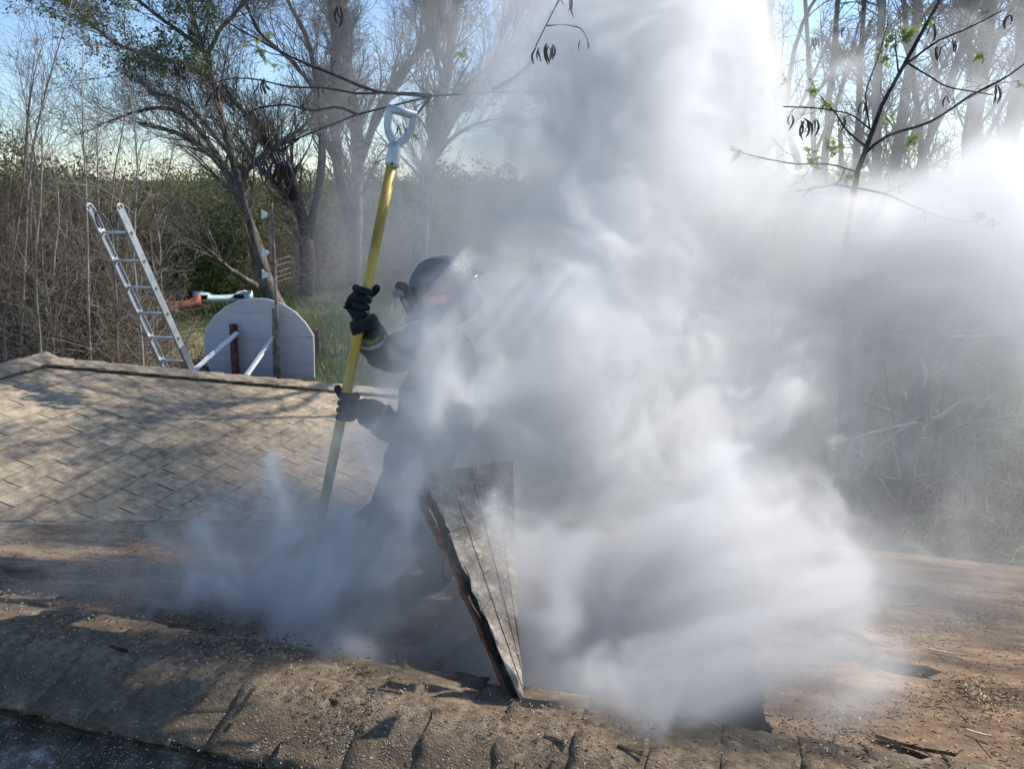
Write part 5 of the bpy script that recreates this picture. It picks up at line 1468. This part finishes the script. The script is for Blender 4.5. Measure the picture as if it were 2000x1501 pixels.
# ------------------------------------------------------------------ smoke (real volumes, density built from fields)
def smoke_mat(name, dens, col=(.95, .955, .965), g=.35):
    m = bpy.data.materials.new(name); m.use_nodes = True
    n = m.node_tree.nodes; n.clear()
    o = n.new('ShaderNodeOutputMaterial'); v = n.new('ShaderNodeVolumePrincipled')
    v.inputs['Color'].default_value = (*col, 1); v.inputs['Anisotropy'].default_value = g
    v.inputs['Density'].default_value = dens
    v.inputs['Density Attribute'].default_value = 'density'
    m.node_tree.links.new(v.outputs[0], o.inputs['Volume'])
    return m
class GN:
    def __init__(s, name):
        s.t = bpy.data.node_groups.new(name, 'GeometryNodeTree')
        s.t.interface.new_socket('Geometry', in_out='INPUT', socket_type='NodeSocketGeometry')
        s.t.interface.new_socket('Geometry', in_out='OUTPUT', socket_type='NodeSocketGeometry')
        s.out = s.t.nodes.new('NodeGroupOutput')
    def put(s, sock, v):
        if isinstance(v, bpy.types.NodeSocket): s.t.links.new(v, sock)
        else: sock.default_value = v
    def m(s, op, *a):
        n = s.t.nodes.new('ShaderNodeMath'); n.operation = op
        for i, v in enumerate(a): s.put(n.inputs[i], v)
        return n.outputs[0]
    def vm(s, op, *a):
        n = s.t.nodes.new('ShaderNodeVectorMath'); n.operation = op
        for i, v in enumerate(a):
            if op == 'SCALE' and i == 1: s.put(n.inputs['Scale'], v)
            else: s.put(n.inputs[i], v)
        return n.outputs['Value'] if op in ('LENGTH', 'DOT_PRODUCT') else n.outputs[0]
    def noise(s, vec, scale, detail, rough=.5, dist=0., col=False):
        n = s.t.nodes.new('ShaderNodeTexNoise'); s.put(n.inputs['Vector'], vec)
        n.inputs['Scale'].default_value = scale; n.inputs['Detail'].default_value = detail
        n.inputs['Roughness'].default_value = rough; n.inputs['Distortion'].default_value = dist
        return n.outputs[1] if col else n.outputs[0]
    def mr(s, v, a, b, c, d, kind='SMOOTHSTEP'):
        n = s.t.nodes.new('ShaderNodeMapRange'); n.interpolation_type = kind
        for i, q in enumerate((v, a, b, c, d)): s.put(n.inputs[i], q)
        return n.outputs[0]
def smoke_volume(name, label, lo, hi, res, blobs, material, warps, freq, erode, soft, cutv, lo_, hi_, seed):
    """warps = [(scale per metre, amplitude in metres)]; blobs = (centre, radii, density)"""
    G = GN(name)
    p = G.vm('ADD', G.t.nodes.new('GeometryNodeInputPosition').outputs[0], (seed, seed * .7, seed * .3))
    for i, (f, a) in enumerate(warps):
        w_ = G.vm('SCALE', G.vm('SUBTRACT', G.noise(G.vm('ADD', p, (i * 5.3, 3.1, 7.7)), f, .5, .5, 0, True), (.5, .5, .5)), a * 2.6)
        p = G.vm('ADD', p, w_)
    q0 = G.vm('SUBTRACT', p, (seed, seed * .7, seed * .3))
    tot = None
    for (c, r, d) in blobs:
        q = G.vm('MULTIPLY', G.vm('SUBTRACT', q0, tuple(c)), tuple(1 / x for x in r))
        b = G.mr(G.vm('LENGTH', q), 0.0, 1.0, d, 0.0)
        tot = b if tot is None else G.m('ADD', tot, b)
    ridge = lambda f, d, k: G.m('ABSOLUTE', G.m('MULTIPLY', G.m('SUBTRACT', G.noise(G.vm('ADD', p, (k, k, k)), f, d, .55), .5), 5.0))
    bl = G.m('ADD', G.m('MULTIPLY', ridge(freq, 1.0, 1.7), .62), G.m('MULTIPLY', ridge(freq * 2.6, 3.0, 9.1), .38))   # rounded puffs, sharp creases
    n2 = G.mr(G.noise(p, freq * 1.5, 6.0, .62), .34, .66, 0.0, 1.0, 'LINEAR')
    x = G.m('SUBTRACT', G.m('ADD', G.m('MULTIPLY', G.m('MINIMUM', tot, 1.3), 1.0), G.m('MULTIPLY', G.m('SUBTRACT', bl, .5), erode)), cutv)
    sh = G.mr(x, 0.0, soft, 0.0, 1.0)
    sh = G.m('MULTIPLY', sh, G.m('ADD', .30, G.m('MULTIPLY', G.m('MULTIPLY', n2, n2), 1.7)))
    dens = G.m('ADD', G.m('MULTIPLY', sh, hi_), G.m('MULTIPLY', G.m('MULTIPLY', tot, G.m('ADD', .35, n2)), lo_))
    dens = G.m('MULTIPLY', dens, G.mr(tot, 0.0, .12, 0.0, 1.0))
    vc = G.t.nodes.new('GeometryNodeVolumeCube')
    G.put(vc.inputs['Density'], dens)
    vc.inputs['Min'].default_value = lo; vc.inputs['Max'].default_value = hi
    for i, k in enumerate(('Resolution X', 'Resolution Y', 'Resolution Z')): vc.inputs[k].default_value = res[i]
    smn = G.t.nodes.new('GeometryNodeSetMaterial'); smn.inputs['Material'].default_value = material
    G.t.links.new(vc.outputs[0], smn.inputs[0]); G.t.links.new(smn.outputs[0], G.out.inputs[0])
    me = bpy.data.meshes.new(name); me.materials.append(material)
    o = bpy.data.objects.new(name, me); C.objects.link(o)
    o['label'] = label; o['kind'] = 'stuff'
    md = o.modifiers.new('density', 'NODES'); md.node_group = G.t
    return o
def at(u, v, t): return tuple(P(u, v, t))
B1 = [
    # rising out of the hole
    (at(1200, 1400, 2.25), (.45, .35, .30), .9), (at(1420, 1420, 2.15), (.26, .24, .22), .9), (at(1120, 1220, 2.6), (.60, .45, .40), .8), (at(1330, 1230, 2.5), (.56, .42, .42), .75),
    (at(1400, 1080, 2.7), (.60, .46, .50), .75), (at(1200, 1020, 2.9), (.70, .5, .50), .8), (at(1600, 1160, 2.75), (.62, .50, .42), .20),
    # low dark roll to the left
    (at(860, 1250, 2.5), (.55, .40, .28), .6), (at(680, 1130, 2.75), (.90, .50, .42), .58), (at(450, 1160, 2.75), (1.2, .55, .36), .42), (at(200, 1150, 2.9), (1.4, .65, .36), .33), (at(640, 1240, 2.45), (.5, .25, .16), .5),
    (at(720, 1030, 3.0), (.50, .42, .36), .40), (at(560, 1080, 3.1), (.8, .5, .28), .22), (at(90, 1180, 2.7), (.9, .5, .3), .18),
    # over the torso
    (at(850, 960, 2.85), (.50, .40, .50), .50), (at(880, 830, 2.85), (.42, .35, .45), .5), (at(1100, 1090, 2.6), (.50, .40, .48), .95), (at(760, 880, 2.85), (.32, .30, .34), .30), (at(980, 920, 3.1), (.48, .5, .5), .8), (at(990, 720, 3.1), (.46, .5, .55), .95), (at(840, 740, 2.8), (.36, .30, .45), .48), (at(790, 690, 2.85), (.24, .2, .24), .22), (at(900, 600, 2.9), (.34, .30, .30), .42), (at(800, 640, 2.8), (.30, .25, .35), .26), (at(770, 1000, 2.8), (.34, .30, .40), .40),
    (at(1090, 1080, 2.45), (.26, .22, .34), .8), (at(940, 700, 2.8), (.40, .30, .45), .6),
    # column
    (at(1120, 620, 3.3), (.60, .6, .60), .95), (at(1250, 820, 3.2), (.75, .65, .6), .65), (at(1250, 480, 3.4), (.50, .5, .48), .9), (at(1090, 420, 3.7), (.62, .6, .55), .60), (at(1180, 300, 3.8), (.66, .65, .62), .75),
    (at(1300, 200, 3.9), (.60, .60, .60), .75), (at(1190, 90, 4.2), (.95, .8, .85), .85), (at(1340, 20, 4.4), (.7, .7, .8), .7), (at(1230, -120, 4.4), (1.2, .9, .9), .7), (at(1030, 200, 4.3), (.7, .6, .8), .45), (at(1260, 300, 4.0), (.8, .7, .8), .5),
    (at(1500, 760, 3.4), (.60, .6, .50), .42), (at(1420, 620, 3.6), (.55, .6, .5), .38), (at(1600, 980, 3.2), (.8, .6, .60), .34), (at(1480, 1280, 2.4), (.52, .42, .38), .36), (at(1490, 1440, 2.0), (.30, .24, .22), .8), (at(1010, 1340, 2.02), (.16, .12, .14), .5), (at(1400, 1330, 2.15), (.36, .26, .28), .8), (at(1250, 1430, 2.0), (.40, .22, .18), .8), (at(1440, 920, 3.1), (.5, .5, .42), .6),
]
B2 = [
    (at(1600, 470, 5.6), (2.0, 1.2, .85), .75), (at(1950, 500, 5.6), (1.7, 1.2, 1.3), .80), (at(1750, 560, 5.0), (1.8, 1.2, 1.0), .4), (at(1450, 440, 5.4), (1.1, .9, .8), .8), (at(1850, 370, 6.4), (1.8, 1.1, .8), .8), (at(1500, 560, 5.2), (1.2, 1.0, .8), .6),
    (at(1600, 730, 5.2), (1.7, 1.2, 1.0), .36), (at(1900, 700, 5.6), (1.6, 1.2, 1.1), .36), (at(1500, 960, 4.8), (1.3, 1.0, .8), .50), (at(1350, 800, 4.8), (1.2, 1.0, 1.0), .7), (at(1800, 950, 5.6), (1.4, 1.2, .9), .34),
    (at(1640, 1230, 3.0), (1.5, .9, .6), .27), (at(1850, 1150, 3.9), (2.2, 1.2, .7), .25), (at(1700, 1350, 2.5), (.8, .6, .35), .16), (at(1700, 850, 4.6), (1.9, 1.2, 1.1), .20), (at(1850, 650, 4.8), (1.6, 1.2, 1.2), .28), (at(1500, 1300, 2.6), (1.0, .6, .45), .22), (at(1300, 1150, 3.2), (1.1, .8, .7), .45), (at(1380, 150, 6.2), (1.1, 1.0, 1.3), .7), (at(1480, 230, 7.0), (1.0, 1.0, 1.2), .5), (at(1980, 220, 7.0), (1.3, 1.0, 1.5), .55), (at(1720, 180, 7.4), (1.5, .9, 1.3), .16),
    (at(1120, 380, 5.6), (1.6, 1.1, 1.5), 1.0), (at(960, 240, 6.8), (1.5, 1.1, 1.5), .32), (at(760, 400, 6.4), (1.5, 1.2, 1.1), .26), (at(1200, 40, 6.0), (1.7, 1.2, 1.7), 1.1), (at(700, 100, 6.8), (1.6, 1.2, 1.4), .12),
    (at(700, 300, 7.5), (1.6, 1.2, 1.5), .17), (at(640, 520, 7.5), (1.0, 1.0, .9), .22), (at(1250, 640, 4.6), (1.3, 1.0, 1.0), .5),
    (at(800, 600, 5.0), (1.2, .9, .9), .26), (at(1000, 800, 5.0), (1.2, 1.0, 1.2), .5),
]
lo1, hi1 = (-2.7, 1.3, H - 2.6), (2.3, 5.6, H + 2.9)
smoke_volume('smoke', 'thick grey white smoke boiling up out of the hole in the roof', lo1, hi1, (277, 238, 305), B1, smoke_mat('smoke_dense', 4.3, (.945, .94, .93), .2),
             [(.9, .32), (2.2, .19), (5.5, .10), (11., .035)], 3.4, 1.0, .42, .46, .32, 1.0, 3.1)
lo2, hi2 = (-4.2, 2.6, H - 2.9), (7.6, 9.4, H + 4.5)
smoke_volume('smoke_drift', 'thinner pale smoke drifting right among the trees', lo2, hi2, (236, 136, 148), B2, smoke_mat('smoke_thin', 2.5, (.975, .972, .965), .25),
             [(.45, .6), (1.2, .34), (2.8, .17), (6., .06)], 1.5, .9, .40, .42, .42, .75, 8.4)
